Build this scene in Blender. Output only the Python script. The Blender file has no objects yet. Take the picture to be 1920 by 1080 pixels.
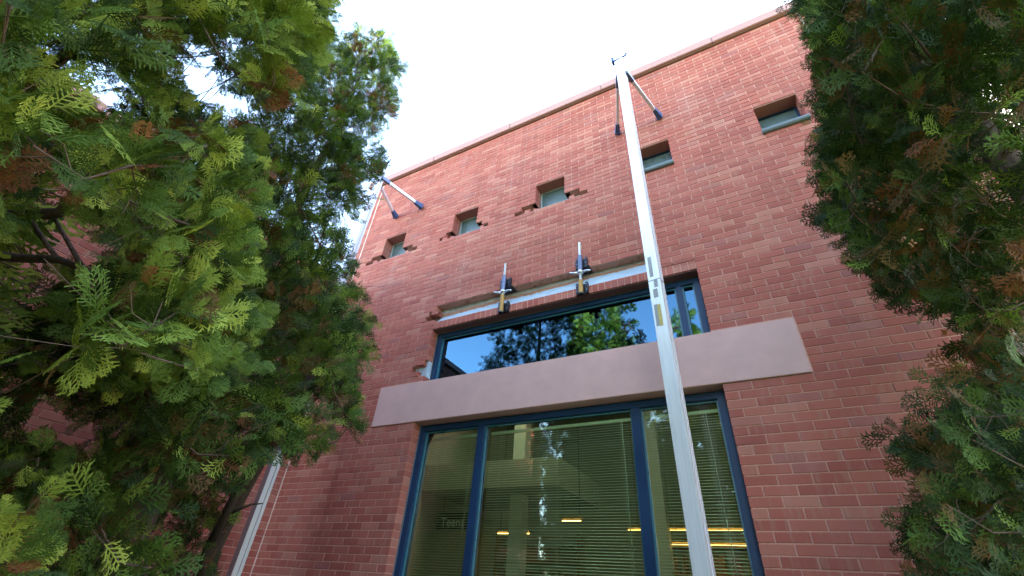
import bpy, bmesh, math, random
import numpy as np
from mathutils import Vector, Matrix

# ------------------------------------------------------------------ camera, sky, sun, exposure
SC = bpy.context.scene
COL = SC.collection
R_ = math.radians
cam = bpy.data.cameras.new('camera')
CAM = bpy.data.objects.new('camera', cam); COL.objects.link(CAM)
CP = Vector((0.158, -3.592, 1.547))
AR = Vector((0.88107954, 0.46831706, 0.06616633)); AU = Vector((0.2250076, -0.53808952, 0.81229997)); AF = Vector((-0.41601734, 0.70081296, 0.57947457))
m3 = Matrix((AR, AU, -AF)).transposed()
CAM.matrix_world = Matrix.Translation(CP) @ m3.to_4x4()
cam.sensor_width = 36.0; cam.lens = 15.546; cam.clip_start = 0.02; cam.clip_end = 2000
SC.camera = CAM
SUN_EL, SUN_AZ = R_(29.4), R_(30.0)
world = bpy.data.worlds.new('World'); SC.world = world; world.use_nodes = True
wn = world.node_tree
sky = wn.nodes.new('ShaderNodeTexSky'); sky.sky_type = 'NISHITA'; sky.sun_disc = False
sky.sun_elevation = SUN_EL; sky.sun_rotation = SUN_AZ; sky.air_density = 1.0; sky.dust_density = 0.9; sky.ozone_density = 3.0
wn.links.new(sky.outputs[0], wn.nodes['Background'].inputs[0]); wn.nodes['Background'].inputs[1].default_value = 0.15
sun = bpy.data.lights.new('sun', 'SUN'); sun.energy = 5.0; sun.angle = R_(0.5); sun.color = (1.0, 0.93, 0.8)
SUN = bpy.data.objects.new('sun', sun); COL.objects.link(SUN)
to_sun = Vector((math.cos(SUN_EL)*math.sin(SUN_AZ), math.cos(SUN_EL)*math.cos(SUN_AZ), math.sin(SUN_EL)))
SUN.rotation_euler = to_sun.to_track_quat('Z', 'Y').to_euler(); SUN.location = (6, 12, 14)
SC.view_settings.view_transform = 'Standard'; SC.view_settings.look = 'None'
SC.view_settings.exposure = 3.85
SC.view_settings.use_white_balance = True; SC.view_settings.white_balance_temperature = 8000; SC.view_settings.white_balance_tint = 10.0; SC.view_settings.gamma = 1.0
SC.cycles.max_bounces = 7; SC.cycles.diffuse_bounces = 3; SC.cycles.glossy_bounces = 3; SC.cycles.transparent_max_bounces = 10

rnd = random.Random(11)
nrg = np.random.default_rng(5)

# ------------------------------------------------------------------ helpers
def tag(o, label=None, cat=None, group=None, kind=None):
    if label: o['label'] = label
    if cat: o['category'] = cat
    if group: o['group'] = group
    if kind: o['kind'] = kind
    return o

def link(name, me, mat=None, parent=None):
    o = bpy.data.objects.new(name, me); COL.objects.link(o)
    if mat is not None and me is not None and not me.materials: me.materials.append(mat)
    if parent is not None:
        o.parent = parent
    return o

def empty(name, loc=(0, 0, 0)):
    o = bpy.data.objects.new(name, None); COL.objects.link(o); o.location = loc; o.empty_display_size = 0.2
    return o

def child(name, me, mat, parent):
    """part built in world coordinates under a parent that may be moved: keep the world place"""
    o = link(name, me, mat, parent)
    w = Vector((0, 0, 0)); p = parent
    while p is not None:
        w += p.location; p = p.parent
    o.location = -w
    return o

class MB:
    def __init__(s): s.v = []; s.f = []
    def quad(s, a, b, c, d):
        n = len(s.v); s.v += [tuple(a), tuple(b), tuple(c), tuple(d)]; s.f.append((n, n+1, n+2, n+3))
    def box(s, x0, x1, y0, y1, z0, z1, ch=0.0):
        if ch > 0: return s.cbox(x0, x1, y0, y1, z0, z1, ch)
        n = len(s.v)
        s.v += [(x0,y0,z0),(x1,y0,z0),(x1,y1,z0),(x0,y1,z0),(x0,y0,z1),(x1,y0,z1),(x1,y1,z1),(x0,y1,z1)]
        s.f += [tuple(n+i for i in q) for q in ((0,3,2,1),(4,5,6,7),(0,1,5,4),(1,2,6,5),(2,3,7,6),(3,0,4,7))]
    def cbox(s, x0, x1, y0, y1, z0, z1, c):
        bm = bmesh.new(); bmesh.ops.create_cube(bm, size=1)
        for v in bm.verts:
            v.co = Vector(((x0+x1)/2+v.co.x*(x1-x0), (y0+y1)/2+v.co.y*(y1-y0), (z0+z1)/2+v.co.z*(z1-z0)))
        bmesh.ops.bevel(bm, geom=bm.edges[:], offset=c, segments=2, affect='EDGES')
        s.addbm(bm)
    def addbm(s, bm, mat=None):
        n = len(s.v); bm.verts.index_update()
        for v in bm.verts:
            co = mat @ v.co if mat else v.co
            s.v.append(tuple(co))
        for f in bm.faces: s.f.append(tuple(n+v.index for v in f.verts))
        bm.free()
    def tube(s, pts, rads, k=8, cap=True, wob=0.0):
        pts = [Vector(p) for p in pts]; n0 = len(s.v); prev = None
        for i, p in enumerate(pts):
            t = (pts[min(i+1, len(pts)-1)] - pts[max(i-1, 0)]).normalized()
            if prev is None:
                a = t.orthogonal().normalized()
            else:
                a = (prev - t*prev.dot(t))
                a = a.normalized() if a.length > 1e-6 else t.orthogonal().normalized()
            prev = a; b = t.cross(a)
            for j in range(k):
                an = 2*math.pi*j/k; r = rads[i]*(1+wob*(rnd.random()-.5))
                s.v.append(tuple(p + (a*math.cos(an)+b*math.sin(an))*r))
        for i in range(len(pts)-1):
            for j in range(k):
                j2 = (j+1) % k
                s.f.append((n0+i*k+j, n0+i*k+j2, n0+(i+1)*k+j2, n0+(i+1)*k+j))
        if cap:
            s.f.append(tuple(n0+j for j in range(k))[::-1]); e = n0+(len(pts)-1)*k
            s.f.append(tuple(e+j for j in range(k)))
    def mesh(s, name, smooth=False, fix=True):
        me = bpy.data.meshes.new(name); me.from_pydata(s.v, [], s.f); me.update()
        if fix and len(s.f) < 4000:
            bm = bmesh.new(); bm.from_mesh(me); bmesh.ops.recalc_face_normals(bm, faces=bm.faces[:]); bm.to_mesh(me); bm.free()
        if smooth:
            me.polygons.foreach_set('use_smooth', [True]*len(me.polygons))
        return me

# ------------------------------------------------------------------ materials
def newmat(name):
    m = bpy.data.materials.new(name); m.use_nodes = True
    nt = m.node_tree; b = nt.nodes['Principled BSDF']
    return m, nt, b
def N(nt, t, **kw):
    n = nt.nodes.new(t)
    for k, v in kw.items(): setattr(n, k, v)
    return n
def setin(n, **kw):
    for k, v in kw.items(): n.inputs[k].default_value = v
def L(nt, a, b): nt.links.new(a, b)
def ramp(nt, stops, interp='LINEAR'):
    r = N(nt, 'ShaderNodeValToRGB'); cr = r.color_ramp; cr.interpolation = interp
    while len(cr.elements) < len(stops): cr.elements.new(0.5)
    for e, (p, c) in zip(cr.elements, stops): e.position = p; e.color = (*c, 1) if len(c) == 3 else c
    return r
def mixc(nt, a, b, fac, mode='MIX'):
    n = N(nt, 'ShaderNodeMix', data_type='RGBA', blend_type=mode)
    for i, v in ((0, fac), (6, a), (7, b)):
        if hasattr(v, 'is_linked') or hasattr(v, 'links'): L(nt, v, n.inputs[i])
        else: n.inputs[i].default_value = v if i == 0 else ((*v, 1) if len(v) == 3 else v)
    return n.outputs[2]
def math_(nt, op, a, b=None, c=None):
    n = N(nt, 'ShaderNodeMath', operation=op)
    for i, v in enumerate((a, b, c)):
        if v is None: continue
        if hasattr(v, 'links'): L(nt, v, n.inputs[i])
        else: n.inputs[i].default_value = v
    return n.outputs[0]
def bump(nt, b, height, strength=0.3, dist=0.01):
    n = N(nt, 'ShaderNodeBump'); n.inputs['Strength'].default_value = strength; n.inputs['Distance'].default_value = dist
    L(nt, height, n.inputs['Height']); L(nt, n.outputs[0], b.inputs['Normal'])

def simple(name, col, rough=0.6, metal=0.0, var=0.12, scale=8.0, bumps=0.15, bdist=0.002, spec=0.5, stretch=None):
    m, nt, b = newmat(name)
    tc = N(nt, 'ShaderNodeNewGeometry')
    vec = tc.outputs['Position']
    if stretch:
        mp = N(nt, 'ShaderNodeMapping'); mp.inputs['Scale'].default_value = stretch; L(nt, vec, mp.inputs[0]); vec = mp.outputs[0]
    no = N(nt, 'ShaderNodeTexNoise'); setin(no, Scale=scale, Detail=6.0, Roughness=0.6); L(nt, vec, no.inputs['Vector'])
    r = ramp(nt, [(0.25, tuple(c*(1-var) for c in col)), (0.75, tuple(min(1, c*(1+var)) for c in col))])
    L(nt, no.outputs[0], r.inputs[0]); L(nt, r.outputs[0], b.inputs['Base Color'])
    setin(b, Roughness=rough, Metallic=metal); b.inputs['Specular IOR Level'].default_value = spec
    rr = math_(nt, 'MULTIPLY_ADD', no.outputs[0], 0.3, max(0.02, rough-0.15)); L(nt, rr, b.inputs['Roughness'])
    if bumps: bump(nt, b, no.outputs[0], bumps, bdist)
    return m

CB, BB = 0.0677, 0.2032            # brick course height, brick length (with joints)

def brick_material():
    m, nt, b = newmat('brick_red')
    g = N(nt, 'ShaderNodeNewGeometry'); sp = N(nt, 'ShaderNodeSeparateXYZ'); L(nt, g.outputs['Position'], sp.inputs[0])
    u = math_(nt, 'ADD', sp.outputs[0], sp.outputs[1])
    row = math_(nt, 'FLOOR', math_(nt, 'DIVIDE', sp.outputs[2], CB))
    odd = math_(nt, 'MODULO', row, 2.0)
    col = math_(nt, 'FLOOR', math_(nt, 'MULTIPLY_ADD', odd, 0.5, math_(nt, 'DIVIDE', u, BB)))
    cmb = N(nt, 'ShaderNodeCombineXYZ'); L(nt, col, cmb.inputs[0]); L(nt, row, cmb.inputs[1])
    wh = N(nt, 'ShaderNodeTexWhiteNoise', noise_dimensions='2D'); L(nt, cmb.outputs[0], wh.inputs['Vector'])
    r = ramp(nt, [(0.0, (.29, .066, .050)), (0.2, (.325, .076, .056)), (0.5, (.355, .087, .064)), (0.78, (.38, .103, .075)), (0.94, (.42, .145, .105)), (1.0, (.28, .078, .070))])
    L(nt, wh.outputs['Value'], r.inputs[0])
    # vertical flashing bands, different on each brick
    sh = math_(nt, 'MULTIPLY', wh.outputs['Value'], 37.0)
    cv = N(nt, 'ShaderNodeCombineXYZ'); L(nt, math_(nt, 'MULTIPLY_ADD', u, 38.0, sh), cv.inputs[0]); L(nt, math_(nt, 'MULTIPLY_ADD', sp.outputs[2], 3.0, sh), cv.inputs[1])
    nb = N(nt, 'ShaderNodeTexNoise'); setin(nb, Scale=1.0, Detail=2.0); L(nt, cv.outputs[0], nb.inputs['Vector'])
    band = ramp(nt, [(0.52, (0, 0, 0)), (0.62, (1, 1, 1))]); L(nt, nb.outputs[0], band.inputs[0])
    wsep = N(nt, 'ShaderNodeSeparateColor'); L(nt, wh.outputs['Color'], wsep.inputs[0])
    amt = math_(nt, 'MULTIPLY', math_(nt, 'GREATER_THAN', wsep.outputs[1], 0.55), 0.42)
    c1 = mixc(nt, r.outputs[0], (.36, .17, .115), math_(nt, 'MULTIPLY', band.outputs[0], amt))
    # grain, soot and old mortar smears
    ng = N(nt, 'ShaderNodeTexNoise'); setin(ng, Scale=150.0, Detail=5.0, Roughness=.7); L(nt, g.outputs['Position'], ng.inputs['Vector'])
    c2 = mixc(nt, c1, (.14, .06, .05), math_(nt, 'MULTIPLY', ramp_out(nt, ng.outputs[0], .5, .72), .35))
    nl = N(nt, 'ShaderNodeTexNoise'); setin(nl, Scale=1.3, Detail=5.0, Roughness=.65); L(nt, g.outputs['Position'], nl.inputs['Vector'])
    c3 = mixc(nt, c2, (.40, .25, .215), math_(nt, 'MULTIPLY', ramp_out(nt, nl.outputs[0], .48, .75), .16))
    ms = N(nt, 'ShaderNodeMapping'); ms.inputs['Scale'].default_value = (4.5, 4.5, .35); L(nt, g.outputs['Position'], ms.inputs[0])
    ns = N(nt, 'ShaderNodeTexNoise'); setin(ns, Scale=1.4, Detail=7.0, Roughness=.6); L(nt, ms.outputs[0], ns.inputs['Vector'])
    c3 = mixc(nt, c3, (.17, .055, .045), math_(nt, 'MULTIPLY', ramp_out(nt, ns.outputs[0], .50, .72), .24))
    c3 = mixc(nt, c3, (.50, .36, .33), math_(nt, 'MULTIPLY', ramp_out(nt, ns.outputs[0], .46, .25), .14))
    L(nt, c3, b.inputs['Base Color']); setin(b, Roughness=.82); b.inputs['Specular IOR Level'].default_value = .3
    bump(nt, b, ng.outputs[0], .35, .0025)
    return m
def ramp_out(nt, sock, a, c):
    mr = N(nt, 'ShaderNodeMapRange'); mr.inputs[1].default_value = a; mr.inputs[2].default_value = c; L(nt, sock, mr.inputs[0]); return mr.outputs[0]

M = {}
M['brick'] = brick_material()
M['greyteal'] = simple('grey_teal_frame', (.24, .31, .32), .5, var=.1)
M['mortar'] = simple('mortar_pink', (.52, .265, .21), .95, var=.25, scale=60, bumps=.5)
M['brick_raw'] = simple('brick_broken', (.36, .17, .11), .95, var=.3, scale=45, bumps=.8, bdist=.006)
M['stone'] = simple('precast_pink_stone', (.52, .30, .275), .8, var=.10, scale=5, bumps=.25)
M['coping'] = simple('pink_coping_stone', (.36, .18, .165), .75, var=.08, scale=9, bumps=.15)
M['copmetal'] = simple('brown_drip_metal', (.16, .075, .06), .5, var=.1)
M['bouncesteel'] = simple('bounce_toned_steel', (.34, .12, .09), .6, var=.12)  # light bounced up from the brick is put into this steel's colour
M['sealant'] = simple('beige_sealant', (.62, .44, .37), .7, var=.08, scale=20)
M['frame'] = simple('blue_painted_metal', (.008, .034, .085), .38, var=.18, scale=3, bumps=.05, spec=.22)
M['teal'] = simple('teal_painted_metal', (.025, .13, .18), .3, var=.15, scale=4, bumps=.05)
M['sheath'] = simple('grey_sheathing', (.36, .36, .36), .9, var=.3, scale=14, bumps=.6, bdist=.006)
M['sill'] = simple('grey_blue_sill', (.10, .13, .155), .55, var=.2, scale=70, bumps=.3)
M['alu'] = simple('mill_aluminium', (.74, .75, .80), .36, metal=.45, var=.10, scale=5, bumps=.04, stretch=(20, 20, .8))
M['alu_dull'] = simple('grey_aluminium', (.50, .48, .52), .5, metal=.9, var=.12, scale=6, bumps=.05, stretch=(20, 20, .8))  # greyer aluminium for the left pole
M['rubber'] = simple('blue_rubber', (.03, .07, .20), .6, var=.15)
M['blacksteel'] = simple('black_steel', (.025, .025, .035), .45, metal=.4, var=.25, scale=25)
M['bluesteel'] = simple('dark_zinc_steel', (.12, .14, .20), .4, metal=.8, var=.2, scale=25)
M['zinc'] = simple('zinc_plated_steel', (.62, .64, .66), .35, metal=1.0, var=.1, scale=40)
M['gold'] = simple('yellow_zinc_steel', (.36, .19, .05), .55, metal=.4, var=.5, scale=35)
M['blindslat'] = simple('pale_green_blind', (.80, .82, .70), .45, var=.05, scale=2, bumps=0)
M['cord'] = simple('white_cord', (.65, .65, .6), .7, var=.05, bumps=0)
M['inwall'] = simple('cream_wall_paint', (.50, .48, .40), .8, var=.05, scale=2)
M['inceil'] = simple('ceiling_tile', (.38, .38, .34), .9, var=.06, scale=4)
M['carpet'] = simple('brown_carpet', (.10, .08, .06), .95, var=.2, scale=30)
M['wood'] = simple('honey_wood', (.42, .22, .07), .45, var=.25, scale=5, stretch=(1, 1, 8))
M['books'] = simple('book_spines', (.25, .14, .08), .7, var=.6, scale=30, bumps=0)
M['shade'] = simple('grey_teal_shade', (.55, .68, .68), .8, var=.06, scale=6)
M['plastic'] = simple('black_plastic', (.012, .012, .013), .4, var=.1, bumps=0)
M['signboard'] = simple('dark_sign_board', (.03, .03, .028), .6, var=.1, bumps=0)
M['white'] = simple('white_paint', (.75, .75, .72), .5, var=.03, bumps=0)
M['roofing'] = simple('roof_membrane', (.18, .18, .17), .9, var=.15, scale=3)
M['grass'] = simple('lawn_grass', (.05, .085, .025), .95, var=.45, scale=9, bumps=.8, bdist=.03)
M['mulch'] = simple('bark_mulch', (.09, .055, .035), .95, var=.5, scale=22, bumps=1.0, bdist=.04)
M['bark'] = simple('cedar_bark', (.085, .055, .045), .95, var=.45, scale=18, bumps=1.0, bdist=.012, stretch=(3, 3, .5))
M['twig'] = simple('twig_bark', (.085, .05, .038), .9, var=.4, scale=25, bumps=.5)
M['cone'] = simple('seed_cone_brown', (.24, .10, .055), .8, var=.35, scale=60, bumps=.4)
M['deadleaf'] = simple('orange_dead_leaf', (.42, .15, .04), .7, var=.3, scale=40)

def lamp_mat(name, col, s):
    m, nt, b = newmat(name); setin(b, Roughness=.5); b.inputs['Base Color'].default_value = (*col, 1)
    b.inputs['Emission Color'].default_value = (*col, 1); b.inputs['Emission Strength'].default_value = s
    return m
M['panel'] = lamp_mat('cool_fill_panel', (.86, 1.0, .80), .6)  # glow of the panels added to brighten the room
M['lamp'] = lamp_mat('warm_fluorescent_tube', (1.0, .60, .18), 1.6)

def flashing_material():
    m, nt, b = newmat('pale_blue_flashing')
    g = N(nt, 'ShaderNodeNewGeometry')
    n1 = N(nt, 'ShaderNodeTexNoise'); setin(n1, Scale=7.0, Detail=8.0, Roughness=.7); L(nt, g.outputs['Position'], n1.inputs['Vector'])
    mp = N(nt, 'ShaderNodeMapping'); mp.inputs['Scale'].default_value = (3, 3, 22); L(nt, g.outputs['Position'], mp.inputs[0])
    n2 = N(nt, 'ShaderNodeTexNoise'); setin(n2, Scale=2.0, Detail=6.0); L(nt, mp.outputs[0], n2.inputs['Vector'])
    c = mixc(nt, (.34, .44, .54), (.30, .19, .12), ramp_out(nt, n1.outputs[0], .56, .70))
    c = mixc(nt, c, (.48, .54, .60), math_(nt, 'MULTIPLY', ramp_out(nt, n2.outputs[0], .45, .7), .5))
    L(nt, c, b.inputs['Base Color']); setin(b, Roughness=.55); bump(nt, b, n1.outputs[0], .5, .006)
    return m
M['flashing'] = flashing_material()

def glass_material(name, tint, ior, extra, refl=(.92, .97, 1.0)):
    m = bpy.data.materials.new(name); m.use_nodes = True; nt = m.node_tree; nt.nodes.clear()
    o = N(nt, 'ShaderNodeOutputMaterial'); mx = N(nt, 'ShaderNodeMixShader')
    tr = N(nt, 'ShaderNodeBsdfTransparent'); tr.inputs[0].default_value = (*tint, 1)
    gl = N(nt, 'ShaderNodeBsdfGlossy'); gl.inputs['Roughness'].default_value = 0.0; gl.inputs['Color'].default_value = (*refl, 1)
    fr = N(nt, 'ShaderNodeFresnel'); fr.inputs['IOR'].default_value = ior
    g = N(nt, 'ShaderNodeNewGeometry')
    no = N(nt, 'ShaderNodeTexNoise'); setin(no, Scale=1.6, Detail=1.0); L(nt, g.outputs['Position'], no.inputs['Vector'])
    bp = N(nt, 'ShaderNodeBump'); bp.inputs['Strength'].default_value = .05; bp.inputs['Distance'].default_value = .012
    L(nt, no.outputs[0], bp.inputs['Height']); L(nt, bp.outputs[0], gl.inputs['Normal'])
    f = math_(nt, 'ADD', fr.outputs[0], extra)
    L(nt, f, mx.inputs[0]); L(nt, tr.outputs[0], mx.inputs[1]); L(nt, gl.outputs[0], mx.inputs[2]); L(nt, mx.outputs[0], o.inputs[0])
    return m
M['glass_low'] = glass_material('tinted_window_glass', (.80, .88, .78), 1.5, .015)
M['glass_up'] = glass_material('coated_blue_glass', (.12, .15, .17), 1.5, .085, (.27, .68, 1.0))
M['glass_small'] = simple('frosted_teal_glass', (.07, .105, .11), .3, var=.12, scale=5, bumps=.03)

def foliage_material():
    m = bpy.data.materials.new('cedar_foliage'); m.use_nodes = True; nt = m.node_tree; nt.nodes.clear()
    o = N(nt, 'ShaderNodeOutputMaterial'); a = N(nt, 'ShaderNodeAttribute', attribute_name='tint'); a2 = N(nt, 'ShaderNodeAttribute', attribute_name='tint', attribute_type='INSTANCER')
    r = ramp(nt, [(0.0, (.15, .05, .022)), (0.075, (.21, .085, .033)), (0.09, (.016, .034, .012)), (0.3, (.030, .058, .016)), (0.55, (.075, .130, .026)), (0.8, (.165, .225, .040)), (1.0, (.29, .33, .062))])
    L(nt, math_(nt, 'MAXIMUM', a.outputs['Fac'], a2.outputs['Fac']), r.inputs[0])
    g = N(nt, 'ShaderNodeNewGeometry'); no = N(nt, 'ShaderNodeTexNoise'); setin(no, Scale=60.0, Detail=3.0); L(nt, g.outputs['Position'], no.inputs['Vector'])
    c = mixc(nt, r.outputs[0], (.03, .055, .02), math_(nt, 'MULTIPLY', ramp_out(nt, no.outputs[0], .45, .75), .3))
    p = N(nt, 'ShaderNodeBsdfPrincipled'); setin(p, Roughness=.6); p.inputs['Specular IOR Level'].default_value = .12; L(nt, c, p.inputs['Base Color'])
    t = N(nt, 'ShaderNodeBsdfTranslucent'); c2 = mixc(nt, c, (1.0, 1.25, .55), 1.0, 'MULTIPLY'); L(nt, c2, t.inputs[0])
    mx = N(nt, 'ShaderNodeMixShader'); mx.inputs[0].default_value = .28
    L(nt, p.outputs[0], mx.inputs[1]); L(nt, t.outputs[0], mx.inputs[2]); L(nt, mx.outputs[0], o.inputs[0])
    return m
M['foliage'] = foliage_material()

def sticker_material():
    m, nt, b = newmat('printed_warning_label')
    tc = N(nt, 'ShaderNodeTexCoord'); br = N(nt, 'ShaderNodeTexBrick'); br.offset = .37
    mp = N(nt, 'ShaderNodeMapping'); mp.inputs['Scale'].default_value = (14, 14, 14); mp.inputs['Rotation'].default_value = (math.pi/2, 0, 0); L(nt, tc.outputs['Object'], mp.inputs[0])
    L(nt, mp.outputs[0], br.inputs['Vector']); setin(br, Scale=9.0); br.inputs['Mortar Size'].default_value = .03
    br.inputs['Color1'].default_value = (.05, .05, .07, 1); br.inputs['Color2'].default_value = (.32, .32, .34, 1); br.inputs['Mortar'].default_value = (.42, .42, .44, 1)
    L(nt, br.outputs[0], b.inputs['Base Color']); setin(b, Roughness=.4)
    return m
M['sticker'] = sticker_material()
M['yellowlabel'] = simple('yellow_label', (.45, .34, .10), .5, var=.15, scale=30, bumps=0)

# ------------------------------------------------------------------ ground
mb = MB(); mb.quad((-400, -400, 0), (400, -400, 0), (400, 400, 0), (-400, 400, 0))
tag(link('ground', mb.mesh('ground'), M['grass']), kind='structure')
mb = MB(); mb.quad((-4.88, -6.2, .004), (2.6, -6.2, .004), (2.6, 0, .004), (-4.88, 0, .004))
tag(link('planting_bed', mb.mesh('planting_bed'), M['mulch']), kind='structure')

# ------------------------------------------------------------------ the library building
BLD = empty('library_building', (-1.524, 0, 0))
tag(BLD, 'red brick library building with pink stone lintel and row of small square windows', 'building')

J0, J1 = -51, 22                     # front wall in half bricks
RTOP = 113
SMALL = [(-43, -39), (-30, -26), (-17, -13), (-4, 0), (9, 13)]   # small windows in half bricks
SR0, SR1 = 84, 91
removed = set()
for k in range(3):                   # sills taken out of three of the small windows, bricks toothed back
    a, b = SMALL[k]
    for row, need in ((84, 1.8), (85, .8)):
        lo = a
        while a-lo < need or (lo-row) % 2: lo -= 1
        hi = b
        while hi-b < need or (hi-row) % 2: hi += 1
        for j in range(lo, a): removed.add((row, j))
        for j in range(b, hi): removed.add((row, j))
for row, lo in ((55, -31), (54, -32), (53, -31)):
    for j in range(lo, -30): removed.add((row, j))
for row, lo, hi in ((64, -32, -4), (65, -31, -4), (66, -30, -4)):
    for j in range(lo, hi): removed.add((row, j))

def front_solid(R, j):
    if not (0 <= R < RTOP and J0 <= j < J1): return False
    if (R, j) in removed: return False
    if 12 <= R < 45 and -30 <= j < 0: return False
    if 45 <= R < 52 and -36 <= j < 6: return False
    if 52 <= R < 64 and -30 <= j < 0: return False
    for a, b in SMALL:
        if SR0 <= R < SR1 and a <= j < b: return False
    return True
FBREAK = {-48, 17}
def front_P(u, d, z): return (u, d, z)
WX = -24*BB - .008
WRTOP = 77
def wing_solid(R, j): return 0 <= R < WRTOP and 0 <= j < 66
def wing_P(u, d, z): return (WX - d, -u, z)
DEPTH = .11

def brick_mesh(mb, P, u0, u1, z0, z1, d0, d1, tilt=0.0, ch=.0022, ga=.0040, gb=.0040):
    g = .0040
    u0 += ga; u1 -= gb; z0 += g; z1 -= g
    n = len(mb.v)
    for (ins, d) in ((ch, d0), (0, d0+ch), (0, d1)):
        for (u, z) in ((u0+ins, z0+ins), (u1-ins, z0+ins), (u1-ins, z1-ins), (u0+ins, z1-ins)):
            mb.v.append(P(u, d + tilt*(u-(u0+u1)/2), z))
    mb.f.append((n, n+1, n+2, n+3))
    for k in (0, 4):
        for i in range(4):
            i2 = (i+1) % 4
            mb.f.append((n+k+i, n+k+4+i, n+k+4+i2, n+k+i2))

def wall(name, solid, P, rows, j0, j1, breaks, parent, singles, sel):
    """mortar body with every brick standing proud of it; nearest bricks single, the rest joined"""
    runs = []; bricks = []
    for R in rows:
        j = j0
        while j < j1:
            if not solid(R, j): j += 1; continue
            s = j
            while j < j1 and solid(R, j): j += 1
            runs.append((R, s, j))
            k = s
            for e in range(s+1, j+1):
                if e == j or e in breaks or (e - R) % 2 == 0:
                    bricks.append((R, k, e)); k = e
    mb = MB()
    for R, s, e in runs:
        z0, z1 = R*CB, (R+1)*CB
        segs = [s] + [q for q in sorted(breaks) if s < q < e] + [e]
        for a, b in zip(segs, segs[1:]):
            ua = a*BB/2 + (.007 if a in breaks else .006); ub = b*BB/2 - (.007 if b in breaks else .006)
            mb.quad(P(ua, .005, z0), P(ub, .005, z0), P(ub, .005, z1), P(ua, .005, z1))
            mb.quad(P(ua, .005, z0), P(ua, DEPTH, z0), P(ua, DEPTH, z1), P(ua, .005, z1))
            mb.quad(P(ub, .005, z0), P(ub, DEPTH, z0), P(ub, DEPTH, z1), P(ub, .005, z1))
        for j in range(s, e):
            u0, u1 = j*BB/2, (j+1)*BB/2
            if not solid(R-1, j): mb.quad(P(u0, .005, z0), P(u1, .005, z0), P(u1, DEPTH, z0), P(u0, DEPTH, z0))
            if not solid(R+1, j): mb.quad(P(u0, .005, z1), P(u1, .005, z1), P(u1, DEPTH, z1), P(u0, DEPTH, z1))
    w = child(name, mb.mesh(name, fix=False), M['mortar'], parent)
    bricks.sort(key=lambda q: sel(q))
    one, rest = bricks[:singles], bricks[singles:]
    cache = {}
    rb = random.Random(3)
    for R, a, b in one:
        ea = not solid(R, a-1); eb = not solid(R, b); key = (b-a, rb.randrange(4), a in breaks, b in breaks, ea, eb)
        if key not in cache:
            t = MB(); L2 = (b-a)*BB/4
            brick_mesh(t, P, -L2 + (.004 if key[2] else 0), L2 - (.004 if key[3] else 0), 0, CB, (.0, .0008, -.0008, .0015)[key[1]], DEPTH, (.0, .004, -.005, .002)[key[1]], ga=.0005 if ea else .004, gb=.0005 if eb else .004)
            off = Vector(P(0, 0, 0)); t.v = [tuple(Vector(v)-off) for v in t.v]
            cache[key] = t.mesh('brick', fix=False)
        o = link('brick', cache[key], M['brick'], w)
        o.location = Vector(P((a+b)*BB/4, 0, R*CB))
    mb = MB()
    for R, a, b in rest:
        u0 = a*BB/2 + (.004 if a in breaks else 0); u1 = b*BB/2 - (.004 if b in breaks else 0)
        brick_mesh(mb, P, u0, u1, R*CB, (R+1)*CB, rb.uniform(-.0012, .0016), DEPTH, rb.uniform(-.006, .006), ga=.004 if solid(R, a-1) else .0005, gb=.004 if solid(R, b) else .0005)
    o = link('brickwork', mb.mesh('brickwork', fix=False), M['brick'], w); tag(o, kind='stuff')
    return w

def view(p):
    d = Vector(p) - CP; z = d.dot(AF)
    if z < .1: return None
    return (d.dot(AR)/z, d.dot(AU)/z, z)
def in_view(p, pad=0.0):
    q = view(p)
    return q is not None and abs(q[0]) < 1.158+pad and abs(q[1]) < .651+pad
def front_sel(q):
    p = ((q[1]+q[2])*BB/4, 0, (q[0]+.5)*CB); v = view(p)
    vis = in_view(p) and v[0] > -.55 and v[0] < .85
    return (0 if vis else 1, (Vector(p)-CP).length)
def wing_sel(q):
    p = (WX, -(q[1]+q[2])*BB/4, (q[0]+.5)*CB)
    return (0 if in_view(p) else 1, (Vector(p)-CP).length)
FW = wall('front_wall', front_solid, front_P, range(RTOP), J0, J1, FBREAK, BLD, 255, front_sel)
SW = wall('side_wall', wing_solid, wing_P, range(WRTOP), 0, 66, set(), BLD, 45, wing_sel)
SW['label'] = 'lower brick side wall behind the cedar branches'

# sheathing behind the brick, with the real window openings left out
mb = MB()
def rect(x0, x1, z0, z1, d=DEPTH+.004): mb.quad((x0, d, z0), (x1, d, z0), (x1, d, z1), (x0, d, z1))
xa, xb = J0*BB/2, J1*BB/2
rect(xa, xb, 0, 12*CB)
rect(xa, -15*BB, 12*CB, 62*CB); rect(0, xb, 12*CB, 62*CB)
rect(xa, xb, 62*CB, SR0*CB); rect(xa, xb, SR1*CB, RTOP*CB)
xs = [xa] + [q*BB/2 for ab in SMALL for q in ab] + [xb]
for i in range(0, len(xs), 2): rect(xs[i], xs[i+1], SR0*CB, SR1*CB)
child('sheathing', mb.mesh('sheathing'), M['sheath'], BLD)

# rough strips of old sheathing seen where the jamb bricks are gone
for i in range(4):
    mb = MB(); x = -15*BB - .19 + i*.05
    mb.box(x, x+.042, DEPTH-.05-.006*(i % 2), DEPTH+.003, 53*CB, 56*CB)
    child('sheathing_strip', mb.mesh('sheathing_strip'), M['flashing'], BLD)

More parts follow.
